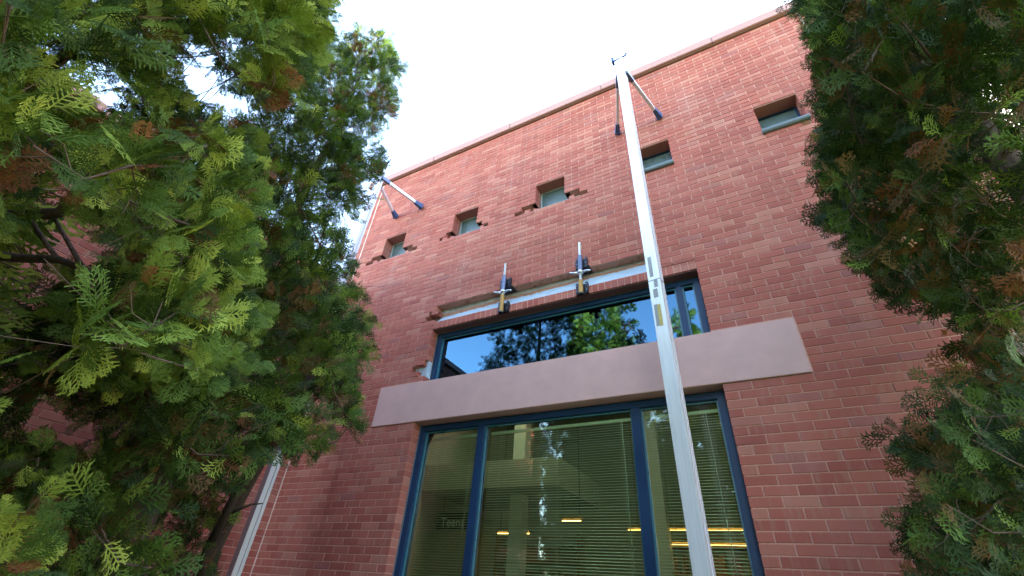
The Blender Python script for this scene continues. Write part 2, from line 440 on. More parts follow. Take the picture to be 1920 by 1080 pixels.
# stone lintel band between the two windows
mb = MB(); mb.cbox(-18*BB+.006, 3*BB-.006, -.014, .30, 45*CB+.004, 52*CB-.010, .004)
child('stone_lintel', mb.mesh('stone_lintel'), M['stone'], BLD)['label'] = 'long pink precast stone lintel'
mb = MB()
mb.box(-18*BB-.001, -15*BB, -.004, .05, 52*CB-.010, 52*CB+.004); mb.box(0, 3*BB+.001, -.004, .05, 52*CB-.012, 52*CB+.004)
mb.box(3*BB-.006, 3*BB+.004, -.003, .05, 45*CB, 52*CB-.012); mb.box(-18*BB-.004, -18*BB+.006, -.003, .05, 45*CB, 52*CB-.010)
child('mortar_bed', mb.mesh('mortar_bed'), M['mortar'], BLD)

# rowlock course over the upper window
RL = child('rowlock_course', None, None, BLD)
mb = MB(); mb.box(-15*BB-.01, 0, .005, DEPTH, 62*CB, 63.5*CB-.004)
child('mortar_bed', mb.mesh('mortar_bed'), M['mortar'], RL)
nrl = 45; step = 15*BB/nrl
cache = []
for v in range(5):
    t = MB(); brick_mesh(t, front_P, -step/2, step/2, 0, 1.5*CB, rnd.uniform(-.002, .002), DEPTH, rnd.uniform(-.02, .02), .002)
    cache.append(t.mesh('brick', fix=False))
for i in range(nrl):
    o = link('brick', cache[rnd.randrange(5)], M['brick'], RL); o.location = Vector((-15*BB + (i+.5)*step, 0, 62*CB-.006)) - BLD.location - RL.location
# cut course over the right end of the rowlocks
for i in range(2):
    t = MB(); brick_mesh(t, front_P, (i-2)*BB, (i-1)*BB, 63.5*CB-.003, 64*CB+.003, 0, DEPTH, 0)
    child('cut_brick', t.mesh('cut_brick', fix=False), M['brick'], BLD)

# open slot above: pale blue flashing with a ragged top, dirty backing
def ragged_sheet(name, x0, x1, lo, hi, n, jag, mat, rise=0.0):
    mb = MB(); prev = None
    for i in range(n+1):
        x = x0+(x1-x0)*i/n
        lf = math.sin(x*5.1)*.35+math.sin(x*11.7+1)*.3+math.sin(x*29.0)*.2; top = (x, hi[0]+rnd.uniform(-.003, .003), hi[1]+(i/n-.5)*rise+lf*jag+rnd.uniform(-.3, .3)*jag); bot = (x, lo[0], lo[1])
        if prev:
            mb.quad(prev[0], bot, top, prev[1])
            mb.quad((prev[0][0], prev[0][1]+.003, prev[0][2]), (bot[0], bot[1]+.003, bot[2]), (top[0], top[1]+.003, top[2]), (prev[1][0], prev[1][1]+.003, prev[1][2]))
            mb.quad(prev[1], top, (top[0], top[1]+.003, top[2]), (prev[1][0], prev[1][1]+.003, prev[1][2]))
        prev = (bot, top)
    return child(name, mb.mesh(name), mat, BLD)
ragged_sheet('flashing', -14.9*BB, -2.05*BB, (.030, 63.5*CB-.003), (.100, 65.6*CB), 90, .010, M['flashing'], .05)
ragged_sheet('mortar_droppings', -14.9*BB, -2.05*BB, (.098, 65.2*CB), (.107, 66.2*CB), 80, .010, M['brick_raw'], .03)
# broken mortar nibs under the bricks and brick stubs at the toothed ends
mb = MB()
for i in range(46):
    x = rnd.uniform(-14.6*BB, -2.2*BB); s = rnd.uniform(.008, .024); y = rnd.uniform(.012, .09)
    bm = bmesh.new(); bmesh.ops.create_icosphere(bm, subdivisions=1, radius=s)
    for v in bm.verts: v.co *= rnd.uniform(.6, 1.2); v.co.z *= .55
    mb.addbm(bm, Matrix.Translation((x, y, 67*CB-.002)))
child('mortar_nibs', mb.mesh('mortar_nibs', True), M['brick_raw'], BLD)['kind'] = 'stuff'
def stub(u0, u1, R, d0, tilt, rot, broken_right=True):
    bm = bmesh.new(); bmesh.ops.create_cube(bm, size=1)
    for v in bm.verts:
        v.co = Vector((v.co.x*(u1-u0), v.co.y*.10, v.co.z*(CB-.011)))
    bmesh.ops.subdivide_edges(bm, edges=bm.edges[:], cuts=2, use_grid_fill=True)
    for v in bm.verts:
        end = v.co.x > (u1-u0)/2-.001 if broken_right else v.co.x < -(u1-u0)/2+.001
        if end: v.co += Vector((rnd.uniform(-.016, .008), rnd.uniform(-.003, .003), rnd.uniform(-.003, .003)))
    mb = MB(); mb.addbm(bm, Matrix.Translation(((u0+u1)/2, d0+.05, (R+.5)*CB)) @ Matrix.Rotation(rot, 4, 'Z') @ Matrix.Rotation(tilt, 4, 'Y'))
    return child('broken_brick', mb.mesh('broken_brick'), M['brick'], BLD)
stub(-15.75*BB, -15.15*BB, 55, -.012, .03, .06)
stub(-15.75*BB, -15.42*BB, 53, -.006, -.02, -.03)
stub(-15.30*BB, -14.83*BB, 65, -.010, .03, .05)
stub(-16.05*BB, -15.72*BB, 64, -.004, .0, -.04)
for k in range(3):
    a, b = SMALL[k]
    stub(a*BB/2-.16, a*BB/2-.075, 84, .012, .05, .10)
    stub(b*BB/2+.07, b*BB/2+.13, 84, .015, -.04, -.08, False)
    stub(a*BB/2-.05, a*BB/2+.02, 84, .035, .10, .25)

# sealed control joints
for j in sorted(FBREAK):
    mb = MB(); x = j*BB/2; z0 = 0
    pts = []; n = 60
    for i in range(n):
        za, zb = z0+(RTOP*CB-.01)*i/n, z0+(RTOP*CB-.01)*(i+1)/n
        w0 = .0085+rnd.uniform(-.001, .001); mb.box(x-w0, x+w0, -.0015+rnd.uniform(-.001, .001), .05, za, zb)
    child('sealant_joint', mb.mesh('sealant_joint'), M['sealant'], BLD)

# coping of the tall bay and of the low wing
ztop = RTOP*CB
mb = MB()
n = 5; x0, x1 = xa-.05, xb+.05
for i in range(n):
    a, b = x0+(x1-x0)*i/n, x0+(x1-x0)*(i+1)/n
    m2 = MB(); m2.cbox(a+.002, b-.002, -.055, .42, ztop+.018, ztop+.175, .008)
    child('coping_stone', m2.mesh('coping_stone'), M['coping'], BLD)
mb.box(xa-.02, xb+.02, -.022, .38, ztop+.002, ztop+.0175)
child('drip_flashing', mb.mesh('drip_flashing'), M['copmetal'], BLD)
wz = WRTOP*CB
for i in range(4):
    m2 = MB(); m2.cbox(WX-.40, WX+.05, -6.7+i*1.675+.002, -6.7+(i+1)*1.675-.004, wz+.012, wz+.12, .008)
    child('coping_stone', m2.mesh('coping_stone'), M['coping'], BLD)
mb = MB(); mb.box(WX-.36, WX+.02, -6.7, -.004, wz+.001, wz+.012)
child('drip_flashing', mb.mesh('drip_flashing'), M['copmetal'], BLD)

# rest of the shell: side, rear walls, roofs, floor, ceiling
def slab(name, x0, x1, y0, y1, z0, z1, mat):
    mb = MB(); mb.box(x0, x1, y0, y1, z0, z1); return child(name, mb.mesh(name), mat, BLD)
slab('rear_wall', xa, xb, 8.0, 8.2, 0, ztop, M['brick'])
slab('end_wall', xb-.2, xb-.002, DEPTH+.006, 8.0, 0, ztop, M['brick'])
slab('end_wall', xa+.002, xa+.2, DEPTH+.006, 8.0, 0, ztop, M['brick'])
slab('roof', xa+.2, xb-.2, .42, 8.0, ztop-.35, ztop-.2, M['roofing'])
slab('wing_roof', -11, WX-.12, -6.7, 8.0, wz-.3, wz-.15, M['roofing'])
slab('wing_end_wall', -11, WX-.12, -6.7, -6.5, 0, wz, M['brick'])
slab('interior_wall', xa+.2, xb-.2, 7.2, 7.3, 0, 5.2, M['inwall'])
slab('interior_wall', xa+.2, xa+.25, .3, 7.2, 0, 5.2, M['inwall'])
slab('interior_wall', xb-.25, xb-.2, .3, 7.2, 0, 5.2, M['inwall'])
slab('ceiling', xa+.2, xb-.2, .3, 7.3, 5.0, 5.05, M['inceil'])
slab('blackout_board', -15*BB-.05, .05, .34, .36, 51*CB, 62.5*CB, M['plastic'])  # added dark board, keeps the fill panels from showing through the upper window
slab('soffit_box', xa+.25, -2.5, 2.6, 4.4, 2.95, 3.35, M['inceil'])
slab('interior_floor', xa+.2, xb-.2, .3, 7.3, .02, .05, M['carpet'])
for x, y in ((-3.42, 3.2), (-1.55, 4.6)):
    mb = MB(); mb.cbox(x-.11, x+.11, y-.11, y+.11, .05, 5.0, .01); child('column', mb.mesh('column'), M['white'], BLD)

# ---- windows
FD = .118                                # frame face depth
def bar(mb, x0, x1, z0, z1, d0=FD, d1=FD+.09): mb.box(x0, x1, d0, d1, z0, z1)
def window(name, x0, x1, z0, z1, mulls, fw, glass, fmat, gd, sub=True):
    mb = MB()
    mb.cbox(x0, x0+fw, FD, FD+.11, z0, z1, .003); mb.cbox(x1-fw, x1, FD, FD+.11, z0, z1, .003)
    mb.cbox(x0+fw+.0005, x1-fw-.0005, FD+.002, FD+.108, z1-fw, z1, .003); mb.cbox(x0+fw+.0005, x1-fw-.0005, FD+.002, FD+.108, z0, z0+fw, .003)
    w = child(name, mb.mesh(name), fmat, BLD)
    edges = [x0+fw]
    for xm, mw in mulls:
        m2 = MB(); m2.cbox(xm-mw/2, xm+mw/2, FD+.004, FD+.106, z0+fw+.0005, z1-fw-.0005, .003)
        m2.box(xm-mw/2-.012, xm+mw/2+.012, FD+.035, FD+.060, z0+fw+.001, z1-fw-.001)
        child('mullion', m2.mesh('mullion'), fmat, w)
        edges += [xm-mw/2, xm+mw/2]
    edges.append(x1-fw)
    for a, b in zip(edges[::2], edges[1::2]):
        m2 = MB(); m2.box(a-.003, b+.003, gd, gd+.006, z0+fw-.003, z1-fw+.003)
        child('pane', m2.mesh('pane'), glass, w)
        # glazing bead, a bright teal edge round each pane
        m3_ = MB(); e = .014
        m3_.box(a+.0005, a+e, gd-.022, gd-.002, z0+fw+.0005, z1-fw-.0005); m3_.box(b-e, b-.0005, gd-.022, gd-.002, z0+fw+.0005, z1-fw-.0005)
        m3_.box(a+e, b-e, gd-.021, gd-.003, z1-fw-e, z1-fw-.0005); m3_.box(a+e, b-e, gd-.021, gd-.003, z0+fw+.0005, z0+fw+e)
        child('glazing_bead', m3_.mesh('glazing_bead'), M['teal'], w)
    return w
W1 = window('window', -15*BB+.004, -.004, 12*CB+.004, 45*CB-.002, [(-2.275, .075), (-.725, .075)], .062, M['glass_low'], M['frame'], FD+.055)
W1['label'] = 'large lower window in three lights with venetian blinds'
W2 = window('window', -15*BB+.004, -.004, 52*CB+.002, 62*CB-.012, [(-.20, .055)], .058, M['glass_up'], M['frame'], FD+.05)
W2['label'] = 'long upper window reflecting sky and trees'
# sealant round the frames and steel angle over the openings
mb = MB(); mb.box(-15*BB-.02, .02, .012, .115, 62*CB-.0115, 62*CB-.0065)
child('steel_angle', mb.mesh('steel_angle'), M['copmetal'], BLD)
for x in (-15*BB-.001, ):
    mb = MB(); mb.box(x, x+.006, FD-.012, FD+.004, 12*CB, 45*CB); child('sealant_joint', mb.mesh('sealant_joint'), M['sill'], BLD)

# ---- five small square windows
RV = .19
for k, (a, b) in enumerate(SMALL):
    x0, x1, z0, z1 = a*BB/2, b*BB/2, SR0*CB, SR1*CB
    mb = MB(); f = .018; y = RV-.03; zz = z0+(.0 if k < 3 else .03)
    mb.box(x0+.002, x0+f, y, y+.05, zz, z1-.014); mb.box(x1-f, x1-.002, y, y+.05, zz, z1-.014)
    mb.box(x0+f, x1-f, y+.001, y+.049, z1-.014-f, z1-.014); mb.box(x0+f, x1-f, y+.001, y+.049, zz, zz+f)
    w = child('window', mb.mesh('window'), M['greyteal'] if k < 3 else M['frame'], BLD)
    m2 = MB(); m2.box(x0+f-.002, x1-f+.002, y+.02, y+.026, zz+f-.002, z1-.012-f); child('pane', m2.mesh('pane'), M['glass_small'], w)
    m2 = MB(); m2.box(x0+.002, x1-.002, y+.055, y+.06, zz, z1-.014); child('shade', m2.mesh('shade'), M['shade'], w)
    # steel lintel and the soffit behind it
    m2 = MB(); m2.box(x0-.05, x1+.05, .010, RV+.02, z1-.012, z1-.003); child('steel_angle', m2.mesh('steel_angle'), M['bouncesteel'], w)
    # brick reveals behind the face bricks
    for xe, s in ((x0, -1), (x1, 1)):
        mj = MB(); mj.box(min(xe+s*.004, xe+s*.06), max(xe+s*.004, xe+s*.06), .02, RV+.02, z0+(2*CB if k < 3 else 0), z1-.014)
        child('reveal_mortar', mj.mesh('reveal_mortar'), M['mortar'], w)
    for xe, s in ((x0, -1), (x1, 1)):
        for R in range(SR0+(2 if k < 3 else 0), SR1):
            seg = ((.115, RV),)
            for d0, d1 in seg:
                m2 = MB(); xi, xo = xe+s*.0012, xe+s*.05
                m2.cbox(min(xi, xo), max(xi, xo), d0+.004, d1, R*CB+.005, min((R+1)*CB-.005, z1-.016), .0015)
                child('brick', m2.mesh('brick'), M['brick'], w)
    m2 = MB(); m2.box(x0-.005, x1+.005, .02, RV+.05, z0-.03, z0-.004 if k > 2 else z0+.006); child('sill_bed', m2.mesh('sill_bed'), M['sheath'] , w)
    if k > 2:
        bm = bmesh.new(); bmesh.ops.create_cone(bm, cap_ends=True, segments=20, radius1=.031, radius2=.031, depth=(x1-x0)+.02)
        mb = MB(); mb.addbm(bm, Matrix.Translation(((x0+x1)/2, -.012, z0+.026)) @ Matrix.Rotation(math.pi/2, 4, 'Y'))
        mb.box(x0+.002, x1-.002, -.012, RV, z0-.003, z0+.052)
        child('sill', mb.mesh('sill'), M['sill'], w)
    else:
        # mortar crumbs left on the bed
        mb = MB()
        for i in range(14):
            bm = bmesh.new(); bmesh.ops.create_icosphere(bm, subdivisions=1, radius=rnd.uniform(.008, .02))
            for v in bm.verts: v.co *= rnd.uniform(.6, 1.2)
            mb.addbm(bm, Matrix.Translation((rnd.uniform(x0-.15, x1+.12), rnd.uniform(.012, .08), z0+.008)))
        o = child('mortar_crumbs', mb.mesh('mortar_crumbs', True), M['sheath'], w); o['kind'] = 'stuff'
        m2 = MB(); m2.box(x0-.2, x1+.2, .006, .11, z0-.003, z0+.004); child('mortar_bed', m2.mesh('mortar_bed'), M['sheath'], w)

# ------------------------------------------------------------------ venetian blinds
LIGHTS = [(-15*BB+.075, -2.275-.045, 'venetian blind in the narrow left light of the lower window'), (-2.275+.045, -.725-.045, 'venetian blind in the wide middle light of the lower window'), (-.725+.045, -.075, 'venetian blind with pale wand in the right light of the lower window')]
for x0, x1, lab in LIGHTS:
    B = empty('venetian_blind', ((x0+x1)/2, FD+.135, 2.93)); tag(B, lab, 'blind', 'blinds in the lower window')
    hw = (x1-x0)/2-.008
    mb = MB(); mb.cbox(-hw, hw, -.014, .014, -.012, .014, .002); link('headrail', mb.mesh('headrail'), M['blindslat'], B)
    t = MB(); prof = [(-.0125, -.0026), (-.004, .0010), (.004, .0010), (.0125, -.0026)]; ca, sa = math.cos(R_(16)), math.sin(R_(16))
    pr_ = [(p*ca - q*sa, p*sa + q*ca) for p, q in prof]
    for (a, b), (c, d) in zip(pr_, pr_[1:]): t.quad((-hw, a, b), (hw, a, b), (hw, c, d), (-hw, c, d))
    sm = t.mesh('slat'); sm.materials.append(M['blindslat'])
    for i in range(88):
        o = link('slat', sm, None, B); o.location = (0, 0, -.035-i*.0212); o.rotation_euler = (rnd.uniform(-.05, .05), rnd.uniform(-.0012, .0012), 0)
    xs_ = [-hw+.12, hw-.12] + ([0] if hw > .5 else [])
    mb = MB()
    for x in xs_:
        for y in (-.0135, .0135): mb.box(x-.0009, x+.0009, y-.0006, y+.0006, -1.92, -.01)
    link('ladder_cord', mb.mesh('ladder_cord'), M['cord'], B)
    mb = MB(); mb.tube([(hw-.10, -.022, -.01), (hw-.098, -.024, -.6), (hw-.095, -.022, -1.25)], [.0042]*3, 6); link('wand', mb.mesh('wand', True), M['cord'], B)
    mb = MB(); mb.cbox(-hw, hw, -.012, .012, -1.93, -1.912, .002); link('bottom_rail', mb.mesh('bottom_rail'), M['blindslat'], B)

# ------------------------------------------------------------------ inside the library
def bookcase(x, y, w, z1, lab, n):
    B = empty('bookcase', (x, y, .05)); tag(B, lab, 'bookcase', 'bookcases inside the library')
    for s in (-1, 1):
        mb = MB(); mb.box(s*w/2-.02, s*w/2+.02, -.16, .16, 0, z1); link('side_panel', mb.mesh('side_panel'), M['wood'], B)
    for i in range(n+1):
        z = .08 + (z1-.14)*i/n
        mb = MB(); mb.box(-w/2+.021, w/2-.021, -.16, .16, z, z+.03); link('shelf', mb.mesh('shelf'), M['wood'], B)
    mb = MB()
    for i in range(n):
        z = .112 + (z1-.14)*i/n; xx = -w/2+.04
        while xx < w/2-.08:
            bw = rnd.uniform(.018, .05); mb.box(xx, xx+bw-.002, -.12, .12, z, z+rnd.uniform(.18, .27)); xx += bw + (rnd.random() < .06)*.1
    tag(link('books', mb.mesh('books', fix=False), M['books'], B), kind='stuff')
bookcase(-4.0, 5.2, 1.7, 2.6, 'honey wood bookcase behind the left light of the lower window', 6)
bookcase(-.7, 5.4, 2.2, 2.5, 'wide honey wood bookcase behind the right light of the lower window', 6)
for x, y, z, w, lab in ((-4.25, 4.6, 2.60, .7, 'warm strip lamp over the left bookcase'), (-2.62, 3.4, 2.62, .34, 'short bright warm lamp hanging behind the middle light'), (-1.2, 4.9, 2.70, 2.0, 'long warm strip lamp, upper of the two on the right'), (-.9, 4.9, 2.50, 1.7, 'long warm strip lamp, lower of the two on the right')):
    P_ = empty('strip_lamp', (x, y, z)); tag(P_, lab, 'lamp', 'lit strip lamps inside the library')
    mb = MB(); mb.box(-w/2, w/2, -.08, .08, .022, .07); link('housing', mb.mesh('housing'), M['wood'], P_)
    mb = MB(); mb.tube([(-w/2+.02, 0, 0), (w/2-.02, 0, 0)], [.0045, .0045], 8); link('tube', mb.mesh('tube'), M['lamp'], P_)
    mb = MB()
    for s in (-.4, .4): mb.box(s*w-.004, s*w+.004, -.004, .004, .07, 4.998-z)
    link('hanger', mb.mesh('hanger'), M['blacksteel'], P_)
for x, lab in ((-3.4, 'added unseen fill light high inside the library, left of the column'), (-.9, 'added unseen fill light high inside the library, right of the column')):
    P_ = empty('fill_light_panel', (x, 2.0, 4.93)); tag(P_, lab, 'fill light', 'added fill lights inside the library')  # glowing panels added out of view to brighten the room
    mb = MB(); mb.box(-.62, .62, -.32, .32, .012, .068); link('housing', mb.mesh('housing'), M['white'], P_)
    mb = MB(); mb.box(-.6, .6, -.3, .3, 0, .0115); link('diffuser', mb.mesh('diffuser'), M['panel'], P_)
S = empty('hanging_sign', (-4.52, 3.0, 2.47)); tag(S, 'dark hanging sign reading Teens inside the left light', 'sign')
mb = MB(); mb.box(-.31, .31, .012, .03, -.04, .22); link('board', mb.mesh('board'), M['signboard'], S)
mb = MB(); mb.box(-.22, -.214, .018, .024, .22, .479); mb.box(.214, .22, .018, .024, .22, .479); link('hanger', mb.mesh('hanger'), M['blacksteel'], S)
fc = bpy.data.curves.new('lettering', 'FONT'); fc.body = 'Teens'; fc.size = .19; fc.align_x = 'CENTER'; fc.extrude = .003
fo = bpy.data.objects.new('lettering_source', fc); COL.objects.link(fo)
me = bpy.data.meshes.new_from_object(fo.evaluated_get(bpy.context.evaluated_depsgraph_get())); bpy.data.objects.remove(fo); me.name = 'lettering'
o = link('lettering', me, M['white'], S); o.rotation_euler = (math.pi/2, 0, 0); o.location = (0, .008, .02)
D = empty('desk', (-1.75, 1.5, .05)); tag(D, 'long desk under the computer monitors inside', 'desk')
mb = MB(); mb.cbox(-.9, .9, -.35, .35, 1.0, 1.04, .005); link('desk_top', mb.mesh('desk_top'), M['wood'], D)
for sx in (-1, 1):
    for sy in (-1, 1):
        mb = MB(); mb.box(sx*.84-.025, sx*.84+.025, sy*.3-.025, sy*.3+.025, 0, 1.0); link('leg', mb.mesh('leg'), M['blacksteel'], D)
for x, lab in ((-2.22, 'black computer monitor, left of the two at the window foot'), (-1.72, 'black computer monitor, right of the two at the window foot')):
    P_ = empty('computer_monitor', (x, 1.45, 1.09)); tag(P_, lab, 'monitor', 'monitors on the desk inside')
    mb = MB(); mb.cbox(-.22, .22, -.02, .025, .33, .70, .006); link('screen_housing', mb.mesh('screen_housing'), M['plastic'], P_)
    mb = MB(); mb.box(-.03, .03, -.01, .012, .012, .34); link('stand', mb.mesh('stand'), M['plastic'], P_)
    mb = MB(); mb.cbox(-.11, .11, -.08, .08, 0, .0115, .003); link('foot', mb.mesh('foot'), M['plastic'], P_)

# ------------------------------------------------------------------ aluminium scaffold poles with wall braces
def pole(xb_, xt, y, lab, stickers, metal='alu'):
    ztop_ = 6.92
    P_ = empty('scaffold_pole', (xb_, y, 0)); tag(P_, lab, 'scaffold pole', 'aluminium scaffold poles on the front wall')
    w, d, g = .046, .040, .010
    prof = [(-w, -d), (w, -d), (w, -g), (w-.010, -g), (w-.010, g), (w, g), (w, d), (-w, d), (-w, g), (-w+.010, g), (-w+.010, -g), (-w, -g)]
    ro = R_(-10); prof = [(px*math.cos(ro)-py*math.sin(ro), px*math.sin(ro)+py*math.cos(ro)) for px, py in prof]
    mb = MB(); lean = (xt-xb_)/ztop_
    n = len(prof)
    for z in (.03, ztop_):
        for px, py in prof: mb.v.append((px+lean*z, py, z))
    for i in range(n):
        i2 = (i+1) % n; mb.f.append((i, i2, n+i2, n+i))
    mb.f.append(tuple(range(n))[::-1]); mb.f.append(tuple(range(n, 2*n)))
    me = mb.mesh('mast'); link('mast', me, M[metal], P_)
    mb = MB(); mb.box(-.12, .12, -.12, .12, .004, .03); link('base_plate', mb.mesh('base_plate'), M['bluesteel'], P_)
    # joint sleeve half way up
    mb = MB(); z = 3.62; cx = lean*z
    mb.box(-w-.001, w+.001, -d-.0015, d+.0015, -.0025, .0025); o = link('splice_line', mb.mesh('splice_line'), M['bluesteel'], P_); o.location = (cx, 0, z); o.rotation_euler.z = R_(-10)
    # end bracket with cross pin on top
    mb = MB(); cx = lean*ztop_
    mb.box(cx-.03, cx+.03, -.02, .02, ztop_+.0005, ztop_+.05)
    mb.tube([(cx-.075, 0, ztop_+.075), (cx+.075, 0, ztop_+.095)], [.011, .011], 6)
    mb.box(cx-.094, cx-.066, -.03, .03, ztop_+.035, ztop_+.125); mb.tube([(cx+.07, 0, ztop_+.090), (cx+.088, 0, ztop_+.135)], [.010, .013], 6)
    mb.box(cx-.008, cx+.008, -.008, .008, ztop_+.049, ztop_+.085)
    link('top_bracket', mb.mesh('top_bracket'), M['rubber'], P_)
    # two braces from the pole head to the wall, rubber feet
    for s in (-1, 1):
        top = Vector((lean*6.64+s*.055, .012, 6.64)); foot = Vector((xt-xb_+s*.265, -y-.030, 6.585))
        ax = (foot-top).normalized(); side = ax.cross(Vector((0, 0, 1))).normalized(); up = side.cross(ax)
        def prism(name, a, b, hw, hh, hw2, hh2, mat):
            m2 = MB()
            for c, ww, hv in ((a, hw, hh), (b, hw2, hh2)):
                for q, r in ((-1, -1), (1, -1), (1, 1), (-1, 1)): m2.v.append(tuple(c + side*q*ww + up*r*hv))
            m2.f = [(0, 1, 2, 3), (4, 7, 6, 5), (0, 4, 5, 1), (1, 5, 6, 2), (2, 6, 7, 3), (3, 7, 4, 0)]
            return link(name, m2.mesh(name), mat, P_)
        ln = (foot-top).length
        br = prism('brace', top, foot-ax*.10, .017, .024, .017, .024, M['alu'])
        m2 = MB()
        for c in (.25, .75):
            q = top+ax*ln*c*.9; m2.tube([q-up*.026, q+up*.026], [.006, .006], 6)
        o = link('rivet', m2.mesh('rivet'), M['bluesteel'], br)
        prism('rubber_foot', foot-ax*.125, foot-ax*.012, .021, .028, .030, .038, M['rubber'])
        prism('foot_pad', foot-ax*.0115, foot+ax*.010, .034, .045, .034, .045, M['rubber'])
        prism('brace_bracket', top-ax*.02, top+ax*.12, .021, .028, .021, .028, M['bluesteel'])
    for (z0, z1, xo0, xo1, mt) in stickers:
        m2 = MB(); zc = (z0+z1)/2; m2.box(xo0, xo1, -d-.0022, -d-.0003, z0, z1); o = link('label_plate', m2.mesh('label_plate'), M[mt], P_); o.location.x = lean*zc; o.rotation_euler.z = R_(-10)
    return P_
ST = [(3.655, 3.85, -.026, .002, 'sticker'), (3.55, 3.615, -.004, .024, 'sticker'), (3.46, 3.535, -.020, .014, 'sticker'), (3.22, 3.40, -.032, -.008, 'sticker'), (3.215, 3.395, -.0078, .016, 'yellowlabel')]
pole(-.235, -.30, -.72, 'tall aluminium scaffold pole with warning labels standing before the windows', ST)
pole(-4.11, -4.02, -.72, 'aluminium scaffold pole half hidden behind the left cedars', [], 'alu_dull')

# ------------------------------------------------------------------ screw jacks shoring the open brick slot
def jack(x, zgold, lab):
    J = empty('screw_jack', (x, 0, 62*CB)); tag(J, lab, 'screw jack', 'screw jacks shoring the open brick slot')
    y = -.075; z0 = 62*CB
    def ch(name, z0_, z1_, hw, dep, mat, plate=None):
        m2 = MB()
        for s in (-1, 1):
            m2.box(s*hw-.012 if s < 0 else hw-.012, s*hw+.012 if s < 0 else hw+.012, -.045, -.004, z0_, z1_)
        m2.box(-hw+.0121, hw-.0121, -.016, -.005, z0_, z1_)
        if plate is not None:
            m2.box(-hw-.012, hw+.034, -.040, .10, plate-.008, plate)
        link(name, m2.mesh(name), mat, J)
    def rel(z): return z-z0
    for bx in (-.052, .052):
        for bz in (4.215, 4.285, 67*CB+.03, 67*CB+.09):
            m2 = MB(); m2.tube([(bx, -.053, rel(bz)), (bx, -.0445, rel(bz))], [.009, .009], 6); link('bolt', m2.mesh('bolt'), M['bluesteel'], J)
    ch('lower_bracket', rel(4.185), rel(4.315), .052, 0, M['blacksteel'])
    ch('upper_bracket', rel(67*CB-.02), rel(67*CB+.115), .052, 0, M['blacksteel'], rel(67*CB-.003))
    def tb(name, za, zb, r, mat, k=12):
        m2 = MB(); m2.tube([(0, y, rel(za)), (0, y, rel(zb))], [r, r], k); return link(name, m2.mesh(name, False), mat, J)
    tb('lower_tube', 4.165, zgold, .024, M['gold'])
    tb('end_cap', 4.150, 4.1645, .025, M['blacksteel'])
    # threaded rod
    m2 = MB(); pts = []; rad = []
    n = 70
    for i in range(n+1):
        pts.append((0, y, rel(zgold+.001 + (4.845-zgold)*i/n))); rad.append(.0155 if i % 2 else .0125)
    m2.tube(pts, rad, 10); link('screw', m2.mesh('screw'), M['zinc'], J)
    zh = 4.432
    m2 = MB(); m2.tube([(0, y, rel(zh-.014)), (0, y, rel(zh+.022))], [.030, .027], 12)
    m2.tube([(-.115, y-.012, rel(zh+.022)), (-.07, y-.008, rel(zh+.004)), (-.026, y, rel(zh))], [.008, .011, .014], 8)
    m2.tube([(.026, y, rel(zh)), (.07, y-.008, rel(zh-.002)), (.115, y-.012, rel(zh-.014))], [.014, .011, .008], 8)
    link('wing_nut', m2.mesh('wing_nut', True), M['zinc'], J)
    tb('upper_tube', 4.456, 4.655, .0245, M['bluesteel'])
    for za, zb in ((4.56, 4.64), (4.20, 4.29)):
        m2 = MB(); m2.box(-.012, .012, y+.0205, -.0165, rel(za), rel(zb)); link('connector', m2.mesh('connector'), M['blacksteel'], J)
jack(-2.045, 4.385, 'screw jack with yellow tube, nearer the cut left end of the slot')
jack(-1.11, 4.325, 'screw jack with yellow tube, nearer the labelled pole')

# ------------------------------------------------------------------ cedars
def spray_arrays(seed, sides, subs, w):
    """one flat fan of scale-leaf branchlets along +Y, length 1; returns verts, quads"""
    r = random.Random(seed); V = []; F = []
    bend = r.uniform(-.25, .25); droop = r.uniform(.02, .28)
    def warp(x, y): return (x + bend*y*y*.6, y, -droop*y*y - .22*x*x + r.uniform(-.012, .012))
    def strip(x0, y0, x1, y1, w0, w1):
        dx, dy = x1-x0, y1-y0; l = math.hypot(dx, dy) or 1; nx, ny = -dy/l, dx/l
        n = len(V)
        V.extend([warp(x0-nx*w0, y0-ny*w0), warp(x0+nx*w0, y0+ny*w0), warp(x1+nx*w1, y1+ny*w1), warp(x1-nx*w1, y1-ny*w1)])
        F.append((n, n+1, n+2, n+3))
    strip(0, 0, 0, .5, w*.8, w*.8); strip(0, .48, 0, 1.0, w*.8, w*.55)
    for i in range(sides):
        s = .08 + .86*i/max(1, sides-1); sg = 1 if i % 2 else -1
        ln = (.52*(1-s)**.75*(.55+1.1*min(1, s*2.2)) + .07)*r.uniform(.8, 1.15)
        an = R_(r.uniform(36, 54))
        ex, ey = sg*math.sin(an)*ln, s + math.cos(an)*ln
        mx_, my_ = (ex*.55), s+(ey-s)*.5
        strip(0, s, mx_, my_, w*.75, w*.9); strip(mx_, my_, ex, ey, w*.9, w*.5)
        for k in range(subs):
            if ln < .14 and k > 1: break
            t = .25 + .6*k/max(1, subs-1) if subs > 1 else .5
            bx, by = ex*t, s+(ey-s)*t
            sgn = 1 if (k+i) % 2 else -1
            a2 = math.atan2(ex, ey-s) + sgn*R_(r.uniform(30, 46)); l2 = ln*(.50-.26*t)*r.uniform(.8, 1.2)+.03
            strip(bx, by, bx+math.sin(a2)*l2, by+math.cos(a2)*l2, w*.85, w*.5)
    return np.array(V), np.array(F)

HI = [spray_arrays(s, 14, 5, .021) for s in range(6)]
MID = [spray_arrays(20+s, 10, 3, .028) for s in range(6)]
LOW = [spray_arrays(40+s, 8, 2, .05) for s in range(4)]

